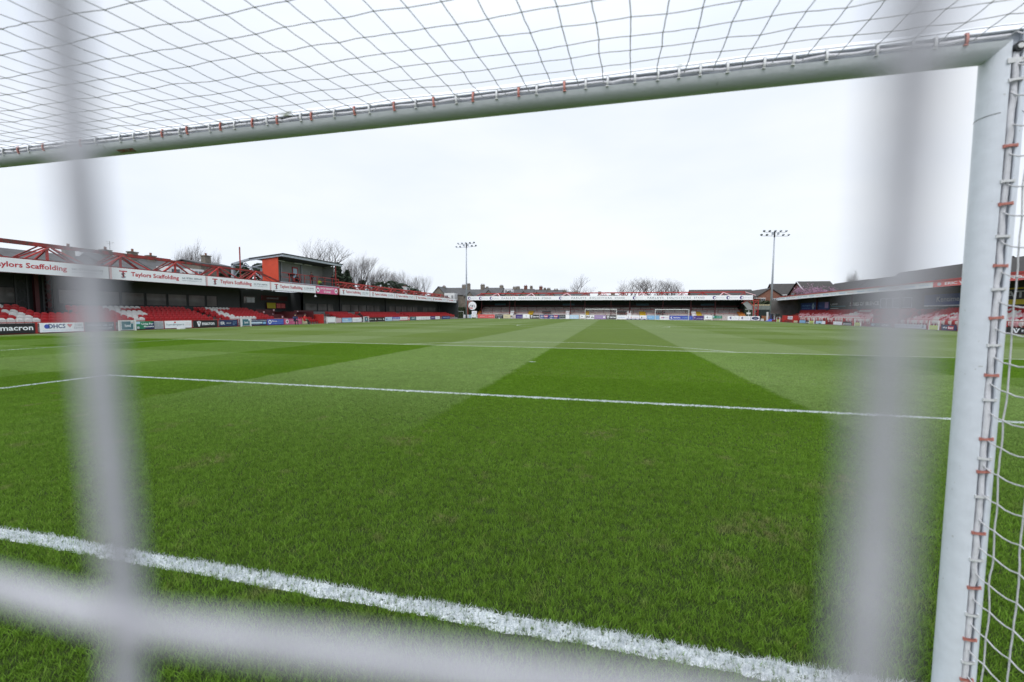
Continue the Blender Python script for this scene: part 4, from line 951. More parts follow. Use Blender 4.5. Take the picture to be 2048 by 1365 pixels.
for x in (-35.0, -31.9, -28.9, -10.3, 8.0, 26.3, 29.3, 32.2):
    disc(F, x, 5.38, .40, .40, K['purple'], fb, n=.006, name='logo'); disc(F, x+.12, 5.36, .20, .26, K['white'], fb, n=.010, name='logo')
    text('farleys', F, x+.5, x+2.1, 5.22, 5.52, K['paleg'], fb, bold=False, n=.008)
# red lattice frame and screen at the right end of the far stand
EF = thing('lattice_frame', 'red lattice frame with pale screen at the right end of the far stand', 'steel frame', (35, 107.5, 0))
for x in (34.9, 35.9): part(MB().beam((x, 107.3, 0), (x, 107.3, 4.9), .14), 'post', K['red'], EF)
lat = MB()
for k in range(5): z = .3+.9*k; lat.beam((34.9, 107.3, z), (35.9, 107.3, z+.9), .08).beam((35.9, 107.3, z), (34.9, 107.3, z+.9), .08)
part(lat, 'lattice', K['red'], EF)
part(MB().beam((32.6, 107.3, 4.75), (35.9, 107.3, 4.75), .16).beam((32.3, 107.4, 4.0), (33.6, 107.4, 4.75), .1).beam((33.6, 107.4, 4.75), (34.9, 107.4, 3.4), .1), 'head_beam', K['red'], EF)
part(MB().add([(32.4,107.5,4.3),(33.6,107.5,4.5),(34.7,107.5,3.6),(34.7,107.5,2.7),(33.8,107.5,2.6)], [(0,1,2,3,4)]).box(33.2, 34.8, 107.42, 107.5, 2.55, 2.75), 'screen', K['grey'], EF)
part(MB().box(33.7, 33.8, 106.6, 106.7, 0, 2.4), 'camera_pole', K['white2'], EF)
part(MB().box(33.3, 34.1, 106.5, 106.8, 1.5, 1.9), 'camera_box', K['white2'], EF)
# round sign and red frame at the left end of the far stand
RSN = thing('round_sign', 'round white sign with dark marks in a red frame beside the left floodlight mast', 'sign', (-34.1, 106.6, 0))
part(MB().beam((-35.5, 106.8, 0), (-35.5, 106.8, 4.8), .3), 'post', K['red'], RSN)
part(MB().beam((-33.6, 106.8, 0), (-33.6, 106.8, 3.0), .1), 'post', K['steel'], RSN)
rp = part(MB().tube([(-34.05, 106.7, 3.35), (-34.05, 106.6, 3.35)], 1.12, 28), 'disc', K['white'], RSN)
poly([(-34.95,2.9),(-34.55,3.7),(-34.45,3.7),(-34.8,2.9)], FF(106.58), K['black'], RSN); poly([(-33.2,2.9),(-33.6,3.7),(-33.7,3.7),(-33.35,2.9)], FF(106.58), K['black'], RSN)
text('18', FF(106.58), -34.3, -33.8, 3.0, 3.6, K['black'], RSN); poly([(-34.9,2.62),(-33.9,2.62),(-33.9,2.84),(-34.9,2.84)], FF(106.58), K['coral'], RSN)
part(MB().tube([(-34.9+.9*math.sin(a), 106.65, 4.0+.65*math.cos(a)) for a in [R(-80+16*i) for i in range(11)]], .05, 5), 'hoop', K['red'], RSN)

# far goals
def small_goal(x, y, label, w=7.32, h=2.44, r=.06, depth=1.6, netm=True, loop=False, cat='goal', name='goal', group='far goals'):
    t = thing(name, label, cat, (x, y, 0), group)
    for s in (-1, 1): part(MB().tube([(x+s*(w/2+r), y, 0), (x+s*(w/2+r), y, h+r)], r, 8), 'goalpost', K['white2'], t)
    part(MB().tube([(x-w/2-2*r, y, h+r), (x+w/2+2*r, y, h+r)], r, 8), 'crossbar', K['white2'], t)
    for s in (-1, 1): part(MB().tube([(x+s*(w/2+r), y, h), (x+s*(w/2+r), y+depth*.5, h), (x+s*(w/2+r), y+depth, .03)], .025, 5), 'net_stay', K['steel'], t)
    if loop: part(MB().tube([(x-w/2, y, .06), (x+w/2, y, .06)], .05, 6), 'ground_bar', K['white2'], t)
    if netm:
        nb = MB(); k = 0
        while k*.12*4 <= w:
            u = x-w/2+k*.48; nb.tube([(u, y, h), (u, y+depth*.5, h-.02), (u, y+depth, .02)], .006, 3, cap=False); k += 1
        for f in [i/12 for i in range(1, 13)]:
            yy, zz = (y+depth*.5*f*2.4, h) if f < .41 else (y+depth*(.5+.5*(f-.41)/.59), h*(1-(f-.41)/.59)+.02)
            nb.tube([(x-w/2, yy, zz), (x+w/2, yy, zz)], .006, 3, cap=False)
        part(nb, 'net', K['cord'], t)
    return t
small_goal(0, 102, 'white goal with net on the far goal line, left of the two far goals')
small_goal(16.4, 103.4, 'white portable goal right of the far goal, its ground bar showing', loop=True)
small_goal(-36.4, 103.5, 'small grey training goal beside the left floodlight mast', w=1.7, h=1.75, r=.05, depth=.8, netm=False)

# far boards
FB = lambda a, b, m, label, items=(), v0=.08, v1=1.05, **k: board(FF(106), a, b, v0, v1, m, label, items, **k)
def fgate(a, b, label, items=()):
    F = FF(105.6); t = thing('framed_gate', label, 'gate', F((a+b)/2, 0, 0), 'white framed goals of the pitch perimeter')
    for u in (a, b-.16): part(slab(F, u, u+.16, 0, 1.15, 0, .12), 'post', K['white2'], t)
    part(slab(F, a+.16, b-.16, .25, 1.15, .03, .08), 'panel', K['white'], t); draw(lambda u, v, n=0: F(u, v, n+.08), a+.2, b-.2, .25, 1.15, items, t)
FB(-36.4, -34.9, 'white', 'white board left of the far corner beside the floodlight mast', [('t','vale',.3,.8,.4,.65,'lilac')], v1=.95)
FB(-34.8, -33.9, 'lblue', 'narrow pale blue board right of the left floodlight mast', v1=.95)
fgate(-34.0, -32.5, 'white framed gate at the left far corner', [('t','co',.2,.4,.4,.6,'navy')])
ub = board(FF(106.3), -34.1, -32.7, 1.2, 1.95, 'white', 'white panel raised above the corner gate at the far left', [('t','club',.3,.8,.4,.6,'greytext')], base=0)
for a, l in ((-32.3, 'left one of the two coral red boards'), (-29.95, 'right one of the two coral red boards')): FB(a, a+2.3, 'coral', l+' on the far side', [('t','wilson',.25,.85,.35,.62,'palepink')])
FB(-27.5, -25.3, 'black', 'black board with two lines of white lettering on the far side', [('t','CROWN HIREST',.05,.95,.55,.8,'paleg'),('t','Groundworks',.1,.8,.22,.42,'paleg')])
FB(-25.2, -23.3, 'beige', 'beige board with thin dark script on the far side', [('t','Best',.2,.6,.4,.65,'greytext',False)])
FB(-21.9, -19.9, 'purple', 'deep purple board left of the white gate on the far side', [('t','communitas',.15,.95,.3,.5,'paleg')])
fgate(-19.9, -18.1, 'white framed gate between the purple board and the black macron board', [('t','38',.4,.65,.35,.7,'greytext')])
FB(-18.0, -15.7, 'black', 'black board lettered macron, left of the sky bet boards', macron_items(.05,.95))
for a, l in ((-15.5, 'left one of the two blue sky bet boards'), (-12.95, 'right one of the two blue sky bet boards')):
    FB(a, a+2.5, 'dblue', l+' on the far side', [('t','sky',.08,.42,.40,.80,'white'),('r',.44,.86,.38,.86,'redp'),('t','bet',.48,.82,.44,.80,'white'),('r',.03,.28,.08,.2,'white'),('r',.5,.75,.08,.2,'palepink'),('r',.34,.44,.08,.2,'sky')])
FB(-10.4, -8.9, 'dgrey', 'dark grey board right of the sky bet boards', [('t','NETWORK',.1,.9,.55,.75,'paleg'),('r',0,1,.06,.18,'paleg')])
FB(-8.8, -7.9, 'white', 'small white board under the white terrace stair')
FB(-7.8, -5.5, 'lblue', 'pale turquoise board left of the far goal', [('t','lakeside',.2,.8,.35,.6,'white')])
fgate(-5.2, -3.7, 'white framed gate behind the left post of the far goal', [('d',.3,.5,.16,'purple')])
FB(-3.6, -1.7, 'white', 'white and black checked board inside the far goal', [('r',0,.45,.3,.8,'black'),('t','LIBRE',.05,.4,.42,.66,'white'),('p',[(.6,.3),(.8,.85),(.8,.3)],'black'),('p',[(.8,.3),(.98,.6),(.98,.3)],'black')])
FB(-1.6, 1.2, 'lilac', 'lilac board with white disc inside the far goal', [('d',.84,.5,.26,'white'),('t','woodland',.1,.6,.4,.6,'paleg')])
FB(1.3, 3.8, 'black', 'black board lettered macron inside the far goal, by its right post', macron_items(.06,.95))
FB(3.9, 6.6, 'white', 'white board with blue lettering right of the far goal', [('t','northern',.1,.7,.4,.6,'sky')])
FB(6.7, 9.2, 'white', 'white board with pink disc between the two far goals', [('d',.25,.5,.2,'palepink'),('t','care homes',.4,.9,.4,.6,'palepink')])
FB(9.3, 10.9, 'white', 'white board with small green and navy figure below the yellow gangway', [('p',[(.2,.3),(.3,.75),(.4,.3)],'navy'),('d',.32,.5,.1,'green'),('t','ltd',.5,.85,.4,.6,'paleg')])
led = board(FF(105.2), 6.2, 11.3, .03, .26, 'purple', 'low purple strip with white dashes lying in front of the far boards', [('r',.05+.2*k,.17+.2*k,.3,.7,'white') for k in range(5)])
FB(11.0, 13.9, 'sky', 'sky blue board beside the left post of the portable goal', [('t','aqua',.1,.4,.35,.65,'lblue')])
FB(14.0, 16.1, 'white', 'white board with pink and violet marks inside the portable goal', [('d',.25,.5,.16,'pink'),('d',.42,.5,.18,'lilac'),('t','solution',.55,.95,.4,.6,'palepink')])
FB(16.2, 21.5, 'blue', 'wide royal blue board inside the portable goal', [('d',.10,.5,.26,'white'),('d',.13,.52,.2,'blue',.014),('t','Harrisons',.18,.46,.35,.7,'white'),('t','installers',.56,.92,.4,.62,'sky')])
FB(21.6, 23.9, 'purple', 'deep purple board right of the portable goal', [('d',.12,.5,.2,'lilac'),('t','communitas',.3,.95,.3,.5,'paleg')])
fgate(23.9, 25.7, 'white framed gate right of the portable goal', [('p',[(.2,.5),(.35,.75),(.5,.5),(.35,.25)],'greytext'),('t','esk',.55,.9,.4,.6,'paleg')])
gs = board(FF(106), 25.9, 27.9, .45, 1.1, 'green', 'green fish shaped sign on the far concrete wall', [('d',.08,.6,.28,'lblue'),('t','ULTRA',.4,.92,.35,.7,'lblue')])
for a, l in ((29.1, 'left one of the two white farleys boards'), (31.6, 'right one of the two white farleys boards')):
    FB(a, a+2.4, 'white', l+' at the far right', [('d',.30,.55,.28,'purple'),('d',.36,.54,.16,'white',.014),('t','farleys',.46,.86,.42,.66,'paleg')])
FB(34.1, 35.9, 'white', 'white board with navy oval reading CNC at the far right corner', [('p',[(.5+.42*math.cos(R(18*i)), .5+.36*math.sin(R(18*i))) for i in range(20)],'navy'),('t','CNC',.32,.68,.38,.64,'paleg')])
bx = thing('crate', 'small pale crate on the ground at the far right corner', 'crate', (36.3, 105.6, 0)); part(MB().box(36.05, 36.6, 105.4, 105.9, 0, .45), 'body', K['white2'], bx); part(MB().box(36.02, 36.63, 105.37, 105.93, .45, .5), 'lid', K['beige'], bx)
ball = thing('football', 'white ball lying near the far boards, left of centre', 'ball', (-24.6, 99.3, 0)); 
bm = bmesh.new(); bmesh.ops.create_icosphere(bm, subdivisions=2, radius=.13, matrix=Matrix.Translation((-24.6, 99.3, .13))); me = bpy.data.meshes.new('football'); bm.to_mesh(me); bm.free(); me.materials.append(K['white']); under(ball, link('shell', me))

# walls and yard at the corners
tag(MB().box(36.9, 60, 101.6, 101.9, 0, 1.2).build('brick_wall', K['dbrick']), 'low dark brick wall behind the right floodlight mast', 'wall')
wf_ = thing('wooden_fence', 'low brown plank fence between the far right corner and the floodlight mast', 'fence', (37.3, 106, 0))
PLANK = mat('fence_plank', (.30,.13,.06), .8, .2)
for k in range(4): part(MB().box(36.4, 40.2, 106.0, 106.06, .05+.28*k, .29+.28*k), 'plank', PLANK, wf_)
for x in (36.4, 38.2, 40.2): part(MB().box(x-.05, x+.05, 106.06, 106.16, 0, 1.2), 'post', K['redrust'], wf_)
gc = thing('container', 'dark green container behind the right floodlight mast', 'container', (38.5, 108.5, 0))
part(MB().box(36.4, 41.0, 108.2, 110.6, .0, 2.6), 'body', K['dgreen'], gc)
for k in range(12): part(MB().box(36.5+.38*k, 36.68+.38*k, 108.16, 108.2, .1, 2.5), 'rib', K['dgreen'], gc)
text('yard', FF(108.15), 39.2, 40.3, 1.6, 1.95, K['greytext'], gc)
bt = thing('boundary_fence', 'pale corrugated fence with cream capping behind the right corner', 'fence', (47, 117, 0))
for k in range(22): part(MB().box(37.6+1.0*k, 38.56+1.0*k, 117.0+(k % 2)*.03, 117.12+(k % 2)*.03, 0, 3.75), 'panel', mat('fence_panel', (.20,.23,.21), .8, .25) if k == 0 else bpy.data.materials['fence_panel'], bt)
part(MB().box(37.5, 59.7, 116.95, 117.2, 3.75, 3.95), 'capping', K['beige'], bt)
sh = thing('shed', 'small pale gabled outbuilding with grey roof beyond the right stand end', 'shed', (51, 121, 0))
part(MB().add([(47.4,118.2,0),(52.4,118.2,0),(52.4,118.2,4.1),(49.9,118.2,5.1),(47.4,118.2,4.1),(47.4,124,0),(52.4,124,0),(52.4,124,4.1),(49.9,124,5.1),(47.4,124,4.1)],
  [(0,1,2,3,4),(9,8,7,6,5),(0,5,6,1),(1,6,7,2),(4,9,5,0)]), 'wall', K['beige'], sh)
part(MB().add([(47.1,118,4.0),(49.9,118,5.2),(49.9,124,5.2),(47.1,124,4.0)], [(0,1,2,3)]).add([(52.7,118,4.0),(49.9,118,5.2),(49.9,124,5.2),(52.7,124,4.0)], [(3,2,1,0)]), 'roof', K['slate'], sh)
part(MB().box(52.5, 59.5, 118.6, 124, 0, 3.7).add([(52.4,118.4,3.75),(59.8,118.4,3.75),(58.5,124,4.9),(52.4,124,4.9)], [(0,1,2,3)]), 'annexe', K['slate'], sh)
el = thing('hedge', 'dark green hedge behind the left floodlight mast', 'hedge', (-37, 112, 0))
def leafy(x0, x1, y0, y1, z0, z1, n, s, seed):
    r = random.Random(seed); mb = MB()
    for _ in range(n):
        c = Vector((r.uniform(x0, x1), r.uniform(y0, y1), z0+(z1-z0)*r.random()**.7)); a = Vector((r.uniform(-1,1), r.uniform(-1,1), r.uniform(-1,1)))*s; b = Vector((r.uniform(-1,1), r.uniform(-1,1), r.uniform(-1,1)))*s
        mb.add([c-a, c+b, c+a, c-b], [(0,1,2,3)])
    return mb
part(leafy(-40, -34.9, 111, 113, 0, 3.1, 1500, .16, 4), 'leaves', K['bush'], el)
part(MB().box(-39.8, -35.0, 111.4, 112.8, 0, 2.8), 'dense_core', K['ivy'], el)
wl = thing('outbuilding', 'grey lean-to with window beyond the far end of the left stand', 'outbuilding', (-39, 103, 0))
part(MB().box(-40.4, -37.9, 100.6, 105.5, 0, 3.1), 'wall', K['grey'], wl); part(MB().box(-40.6, -37.6, 100.4, 105.7, 3.1, 3.25), 'roof', K['steel'], wl)
part(MB().box(-37.88, -37.84, 101.4, 102.6, 1.6, 2.6), 'window', K['hglass'], wl)

# ------------------------------------------------------------------ floodlight masts
def mast(x, y, h, label, tilt):
    t = thing('floodlight_mast', label, 'floodlight', (x, y, 0), 'floodlight masts'); p = []
    part(MB().tube([(x, y, 0), (x, y, h*.5), (x, y, h-1.0)], .2, 12, radii=[.26, .19, .12]), 'pole', K['steel'], t, True)
    part(MB().tube([(x, y, h-1.2), (x, y, h)], .16, 8), 'head_collar', K['dark'], t)
    hd = thing_frames(x, y, h, t, tilt); return t
LAMP = None
def lamp_mesh():
    mb = MB(); mb.tube([(0,0,0), (0,.16,.04), (0,.30,.06), (0,.34,.06)], .2, 10, radii=[.08,.20,.27,.27]); return mb.mesh('floodlight', K['lsteel'], False)
LM = lamp_mesh()
def thing_frames(x, y, h, t, tilt):
    ca, sa = math.cos(tilt), math.sin(tilt)
    for z, w, n in ((h-.15, 2.3, 5), (h-.95, 2.85, 6)):
        part(MB().beam((x-w*ca, y-w*sa, z), (x+w*ca, y+w*sa, z), .07), 'crossarm', K['steel'], t)
        for k in range(n):
            f = -1+2*k/(n-1); o = link('floodlight', LM)
            side = 1 if f > .0 else -1
            o.matrix_world = Matrix.Translation((x+f*w*ca, y+f*w*sa, z+.42)) @ Matrix.Rotation(tilt+math.pi+R(25)*f, 4, 'Z') @ Matrix.Rotation(R(-55 if abs(f) > .25 or n == 5 else -8), 4, 'X')
            under(t, o)
            part(MB().beam((x+f*w*ca, y+f*w*sa, z), (x+f*w*ca, y+f*w*sa, z+.4), .04), 'bracket', K['steel'], t)
mast(-34.45, 103, 19.4, 'tall slim floodlight mast at the left far corner', R(-12))
mast(36.2, 100, 19.2, 'tall slim floodlight mast at the right far corner, the nearer and larger one', R(14))
pad = thing('padding', 'blue pad and white board round the foot of the right floodlight mast', 'padding', (36.2, 100, 0))
part(MB().tube([(36.2, 100, .0), (36.2, 100, .42)], .75, 10, radii=[1.0,.6]), 'blue_pad', K['blue'], pad)
part(MB().box(35.3, 35.6, 99.6, 99.9, .1, 2.0).box(36.8, 37.0, 99.8, 100.1, .1, 2.0), 'white_board', K['white2'], pad)

# ------------------------------------------------------------------ houses beyond the stands
def gabled(t, x0, x1, y0, y1, ez, rz, axis, wall, roof, over=.3, base=0.0):
    """gabled body: ridge along the given axis; wall and roof are parts of t"""
    mb = MB(); rf = MB()
    if axis == 'y':
        xm = (x0+x1)/2
        mb.add([(x0,y0,base),(x1,y0,base),(x1,y0,ez),(xm,y0,rz-.12),(x0,y0,ez),(x0,y1,base),(x1,y1,base),(x1,y1,ez),(xm,y1,rz-.12),(x0,y1,ez)], [(0,1,2,3,4),(9,8,7,6,5),(0,5,6,1),(1,6,7,2),(4,9,5,0),(2,7,8,3),(3,8,9,4)])
        k = over*(rz-ez)/((x1-x0)/2)
        for a, s in ((x0-over, 1), (x1+over, -1)):
            rf.add([(a,y0-over,ez-k),(a,y1+over,ez-k),(xm,y1+over,rz),(xm,y0-over,rz),(a,y0-over,ez-k+.14),(a,y1+over,ez-k+.14),(xm,y1+over,rz+.14),(xm,y0-over,rz+.14)], [(0,1,2,3),(7,6,5,4),(0,4,5,1),(1,5,6,2),(2,6,7,3),(3,7,4,0)])
    else:
        ym = (y0+y1)/2
        mb.add([(x0,y0,base),(x0,y1,base),(x0,y1,ez),(x0,ym,rz-.12),(x0,y0,ez),(x1,y0,base),(x1,y1,base),(x1,y1,ez),(x1,ym,rz-.12),(x1,y0,ez)], [(4,3,2,1,0),(5,6,7,8,9),(1,6,5,0),(2,7,6,1),(0,5,9,4),(3,8,7,2),(4,9,8,3)])
        k = over*(rz-ez)/((y1-y0)/2)
        for a in (y0-over, y1+over):
            rf.add([(x0-over,a,ez-k),(x1+over,a,ez-k),(x1+over,ym,rz),(x0-over,ym,rz),(x0-over,a,ez-k+.14),(x1+over,a,ez-k+.14),(x1+over,ym,rz+.14),(x0-over,ym,rz+.14)], [(0,1,2,3),(7,6,5,4),(0,4,5,1),(1,5,6,2),(2,6,7,3),(3,7,4,0)])
    part(mb, 'wall', wall, t); return part(rf, 'roof', roof, t)
def chimney(rf, x, y, z0, z1, wx=.9, wy=.6, m='stone', pots=2):
    c = subpart(MB().box(x-wx/2, x+wx/2, y-wy/2, y+wy/2, z0, z1).box(x-wx/2-.07, x+wx/2+.07, y-wy/2-.07, y+wy/2+.07, z1, z1+.14), 'chimney', K[m], rf)
    for k in range(pots): subpart(MB().tube([(x-wx/2+wx*(k+.5)/pots, y, z1+.14), (x-wx/2+wx*(k+.5)/pots, y, z1+.5)], .13, 8), 'chimney_pot', K['brick'] if pots != 3 else K['stone'], rf)
def win(F, u, v, w, h, t):
    """white framed sash window, frame proud of the wall"""
    s = 1
    fr = MB()
    def sl(u0, u1, v0, v1, n0, n1):
        vs = [F(a, b, c) for a in (u0, u1) for b in (v0, v1) for c in (n0, n1)]; fr.add(vs, [(0,1,3,2),(4,6,7,5),(0,4,5,1),(2,3,7,6),(0,2,6,4),(1,5,7,3)])
    f_ = .1
    sl(u-w/2, u+w/2, v, v+f_, 0, .06); sl(u-w/2, u+w/2, v+h-f_, v+h, 0, .06)
    for a in (u-w/2, u-f_/2, u+w/2-f_): sl(a, a+f_, v+f_, v+h-f_, 0, .06)
    o = part(fr, 'window', K['render'], t)
    g_ = MB(); vs = [F(a, b, c) for a in (u-w/2+.04, u+w/2-.04) for b in (v+.04, v+h-.04) for c in (.005, .02)]
    g_.add(vs, [(0,1,3,2),(4,6,7,5),(0,4,5,1),(2,3,7,6),(0,2,6,4),(1,5,7,3)]); subpart(g_, 'pane', K['hglass'], o)
# street of stone houses behind the left stand (they face the pitch across the stand roof)
specs = [(10, 20, 7.4, 'stone terraced house at the left picture edge behind the red girder', [(14, 9.0)]), (20.2, 27.6, 7.5, 'stone terraced house with long dark roof, leftmost over the stand roof', [(26, 8.9)]),
         (27.8, 35.4, 7.7, 'stone terraced house with thin chimney behind the first net cord', [(33.6, 8.9)]), (35.6, 40.4, 8.2, 'stone terraced house with two chimneys over the second banner', [(37.2, 9.1), (40.2, 9.3)]),
         (40.6, 46.5, 8.3, 'stone house with white dormer window over the second banner', [(42.4, 9.1)])]
for y0, y1, rz, lab, chs in specs:
    t = thing('terraced_house', lab, 'house', (-58, (y0+y1)/2, 0), 'stone houses behind the left stand')
    rf = gabled(t, -62, -54, y0, y1, rz-2.0, rz, 'y', K['stone'], K['slate'])
    for y, z in chs: chimney(rf, -57.6, y, rz-.9, z-.35, .6, .9, 'stone', 1)
    win(FL(-54), y0+1.5, 3.6, 1.2, 1.5, t); win(FL(-54), y1-1.6, 3.6, 1.2, 1.5, t)
    if rz == 8.3:
        for yy in (42.3, 45.4):
            part(MB().box(-55.4, -53.4, yy-.9, yy+.9, 5.7, 7.3), 'dormer', K['render'], t); win(FL(-53.4), yy, 5.9, 1.3, 1.2, t)
t = thing('house', 'sandstone gable end with flat parapet over the third banner', 'house', (-57, 50.5, 0))
rf = gabled(t, -61, -55, 47.2, 52.2, 8.3, 8.9, 'y', K['stone'], K['slate']); chimney(rf, -56.2, 49.1, 8.2, 9.6, .8, .9, 'stone', 1)
ae = thing('television_aerial', 'thin television aerial on a chimney behind the girder', 'aerial', (-57.6, 37.6, 9.2))
part(MB().beam((-57.6, 37.7, 9.0), (-57.6, 37.7, 10.0), .03).beam((-57.6, 37.3, 9.9), (-57.6, 38.2, 9.9), .02).beam((-57.6, 37.4, 9.7), (-57.6, 38.0, 9.7), .02), 'rods', K['dark'], ae)
# row behind the far stand, left: slate roofs with many chimneys
def far_house(x0, x1, rz, lab, chs=(), y=132, dep=8, wall='stone', bays=()):
    t = thing('terraced_house', lab, 'house', ((x0+x1)/2, y, 0), 'slate roofed houses behind the far stand')
    rf = gabled(t, x0, x1, y, y+dep, rz-2.1, rz, 'x', K[wall], K['slate'])
    for x, z, m, w in chs: chimney(rf, x, y+dep/2, rz-.5, z, w, .8, m, 3 if m == 'stone' else 2)
    xm_ = x0+(x1-x0)*.62; gabled(t, xm_-1.7, xm_+1.7, y-5.5, y-.35, rz-3.0, rz-1.15, 'y', K[wall], K['slate'], .2)
    n_ = max(1, int((x1-x0)//3.2))
    for k in range(n_): win(FF(y), x0+(k+.5)*(x1-x0)/n_, rz-4.2, 1.0, 1.4, t)
    return t
t = thing('terraced_house', 'end house with dark stone gable and white two storey bay left of the floodlight mast', 'house', (-50, 136, 0), 'slate roofed houses behind the far stand')
rf = gabled(t, -57.5, -51.7, 132, 142, 7.0, 10.2, 'y', K['stone'], K['slate']); rf2 = gabled(t, -54.6, -45.6, 134.4, 141, 7.6, 10.0, 'x', K['stone'], K['slate'])
chimney(rf, -54.6, 137, 9.8, 10.5, .9, .9, 'stone', 2); chimney(rf2, -47.4, 137.7, 9.4, 10.9, 1.5, .8, 'stone', 3)
part(MB().box(-52.2, -48.6, 131.2, 134.4, 3.6, 8.0), 'bay', K['render'], t)
win(FF(131.2), -51.3, 5.2, 1.1, 2.1, t); win(FF(131.2), -49.3, 5.2, .8, 2.1, t)
far_house(-45.4, -39.3, 9.3, 'terraced house right of the floodlight mast with a tall wide chimney', [(-45.2, 11.1, 'stone', 1.0), (-40.2, 10.8, 'stone', 1.3)])
far_house(-39.1, -33.0, 9.8, 'terraced house with two chimneys over the left end of the far stand', [(-38.6, 9.9, 'stone', .9), (-33.6, 10.4, 'stone', 1.2)])
t = far_house(-32.8, -26.6, 9.4, 'terraced house with white dormer over the far stand', [(-28.9, 9.9, 'stone', 1.4), (-27.8, 9.9, 'stone', .9)])
part(MB().box(-31.4, -28.8, 131.0, 134, 7.6, 9.1), 'dormer', K['render'], t); win(FF(131.0), -30.8, 7.8, .9, 1.1, t); win(FF(131.0), -29.4, 7.8, .9, 1.1, t)
far_house(-26.4, -22.6, 9.3, 'terraced house with tall red brick chimney, nearer the picture centre left', [(-25.3, 10.3, 'dbrick', 1.0), (-23.4, 10.0, 'stone', .8)])
far_house(-22.4, -18.4, 9.1, 'terraced house with second red brick chimney over the far stand', [(-20.2, 10.0, 'dbrick', 1.0), (-18.9, 9.3, 'stone', .7)])
far_house(-18.2, -13.2, 8.9, 'terraced house with two low stone chimneys over the far stand', [(-17.6, 9.3, 'stone', 1.1), (-15.2, 9.0, 'stone', 1.3)])
far_house(-13.0, -9.6, 8.3, 'terraced house with one low chimney left of the round tree', [(-12.4, 8.6, 'stone', 1.2)])
far_house(-9.4, -4.6, 8.0, 'low terraced house under the round bare tree', [(-8.6, 8.3, 'stone', 1.2)])
far_house(-1.6, 4.2, 7.2, 'low dark roof just above the girder in the middle', [(-1.2, 8.0, 'stone', 1.0), (2.9, 7.7, 'stone', 1.2)])
# brick houses on the right
def brick_house(x0, x1, y0, y1, ez, rz, axis, lab, roofm='tile', wall='brick'):
    t = thing('brick_house', lab, 'house', ((x0+x1)/2, (y0+y1)/2, 0), 'red brick houses with dark roofs on the right')
    gabled(t, x0, x1, y0, y1, ez, rz, axis, K[wall], K[roofm], .35); return t
t = brick_house(26.0, 42.6, 133, 141, 6.6, 8.7, 'x', 'low brick house with long dark roof over the right end of the far stand')
for x in (36, 38.5, 41): win(FF(133), x, 5.0, 1.1, 1.2, t)
t = brick_house(43.6, 51.2, 135, 158, 6.4, 9.05, 'y', 'brick house with its gable turned to the pitch left of the right floodlight mast')
for x in (45.6, 48.6): win(FF(135), x, 4.9, 1.1, 1.2, t)
part(MB().box(42.6, 46.2, 134.5, 134.7, 6.1, 6.25), 'gutter', K['render'], t)
t = brick_house(51.0, 60.0, 141.5, 150.5, 7.4, 10.9, 'x', 'brick house with big dark roof right behind the right floodlight mast')
part(MB().box(50.4, 56.5, 140.9, 141.1, 7.2, 7.45), 'gutter', K['render'], t)
for x in (51.9, 54.2, 55.9): win(FF(141.5), x, 5.6, 1.2, 1.5, t)
t = brick_house(53.8, 61.4, 127, 140, 6.9, 10.7, 'x', 'brick house with side gable and white bargeboard left of the pink blossom', wall='dbrick')
part(MB().beam((53.4, 126.6, 6.85), (53.4, 133.5, 10.85), .12, .25), 'bargeboard', K['render'], t)
for yy in (130.0, 136.5): win(lambda u, v, n=0: (53.8-n, u, v), yy, 6.2, 1.8, 1.5, t)
for x in (55.3, 58.8): win(FF(127), x, 5.0, 1.5, 1.4, t)
for y0, y1, rz, lab in ((112.4, 127.2, 9.6, 'long dark roofed house right of the pink blossom'), (101.6, 112.2, 9.5, 'dark roofed house behind the right end banners'),
                        (85.0, 101.4, 10.1, 'long dark roofed house beside the right blurred cord'), (76.6, 84.8, 10.2, 'dark roofed house cut by the right goalpost')):
    t = brick_house(56.6, 63.8, y0, y1, 6.4, rz, 'y', lab, wall='dbrick')
    for k in range(int((y1-y0)//3.4)): win(FR(56.6), y0+1.8+3.4*k, 4.4, 1.1, 1.2, t)
t = brick_house(54.5, 62.5, 66.0, 75.6, 6.6, 9.7, 'y', 'dark gabled roof seen between goalpost and side net', wall='dbrick')
# background hedge behind the right corner
hg = thing('hedge', 'dark hedge under the brick houses on the right', 'hedge', (48, 127, 0))
part(leafy(37, 60, 125.5, 127.5, 3.0, 5.2, 2200, .28, 11), 'leaves', K['bush'], hg); part(MB().box(37, 60, 126, 127.2, 0, 4.8), 'dense_core', K['ivy'], hg)

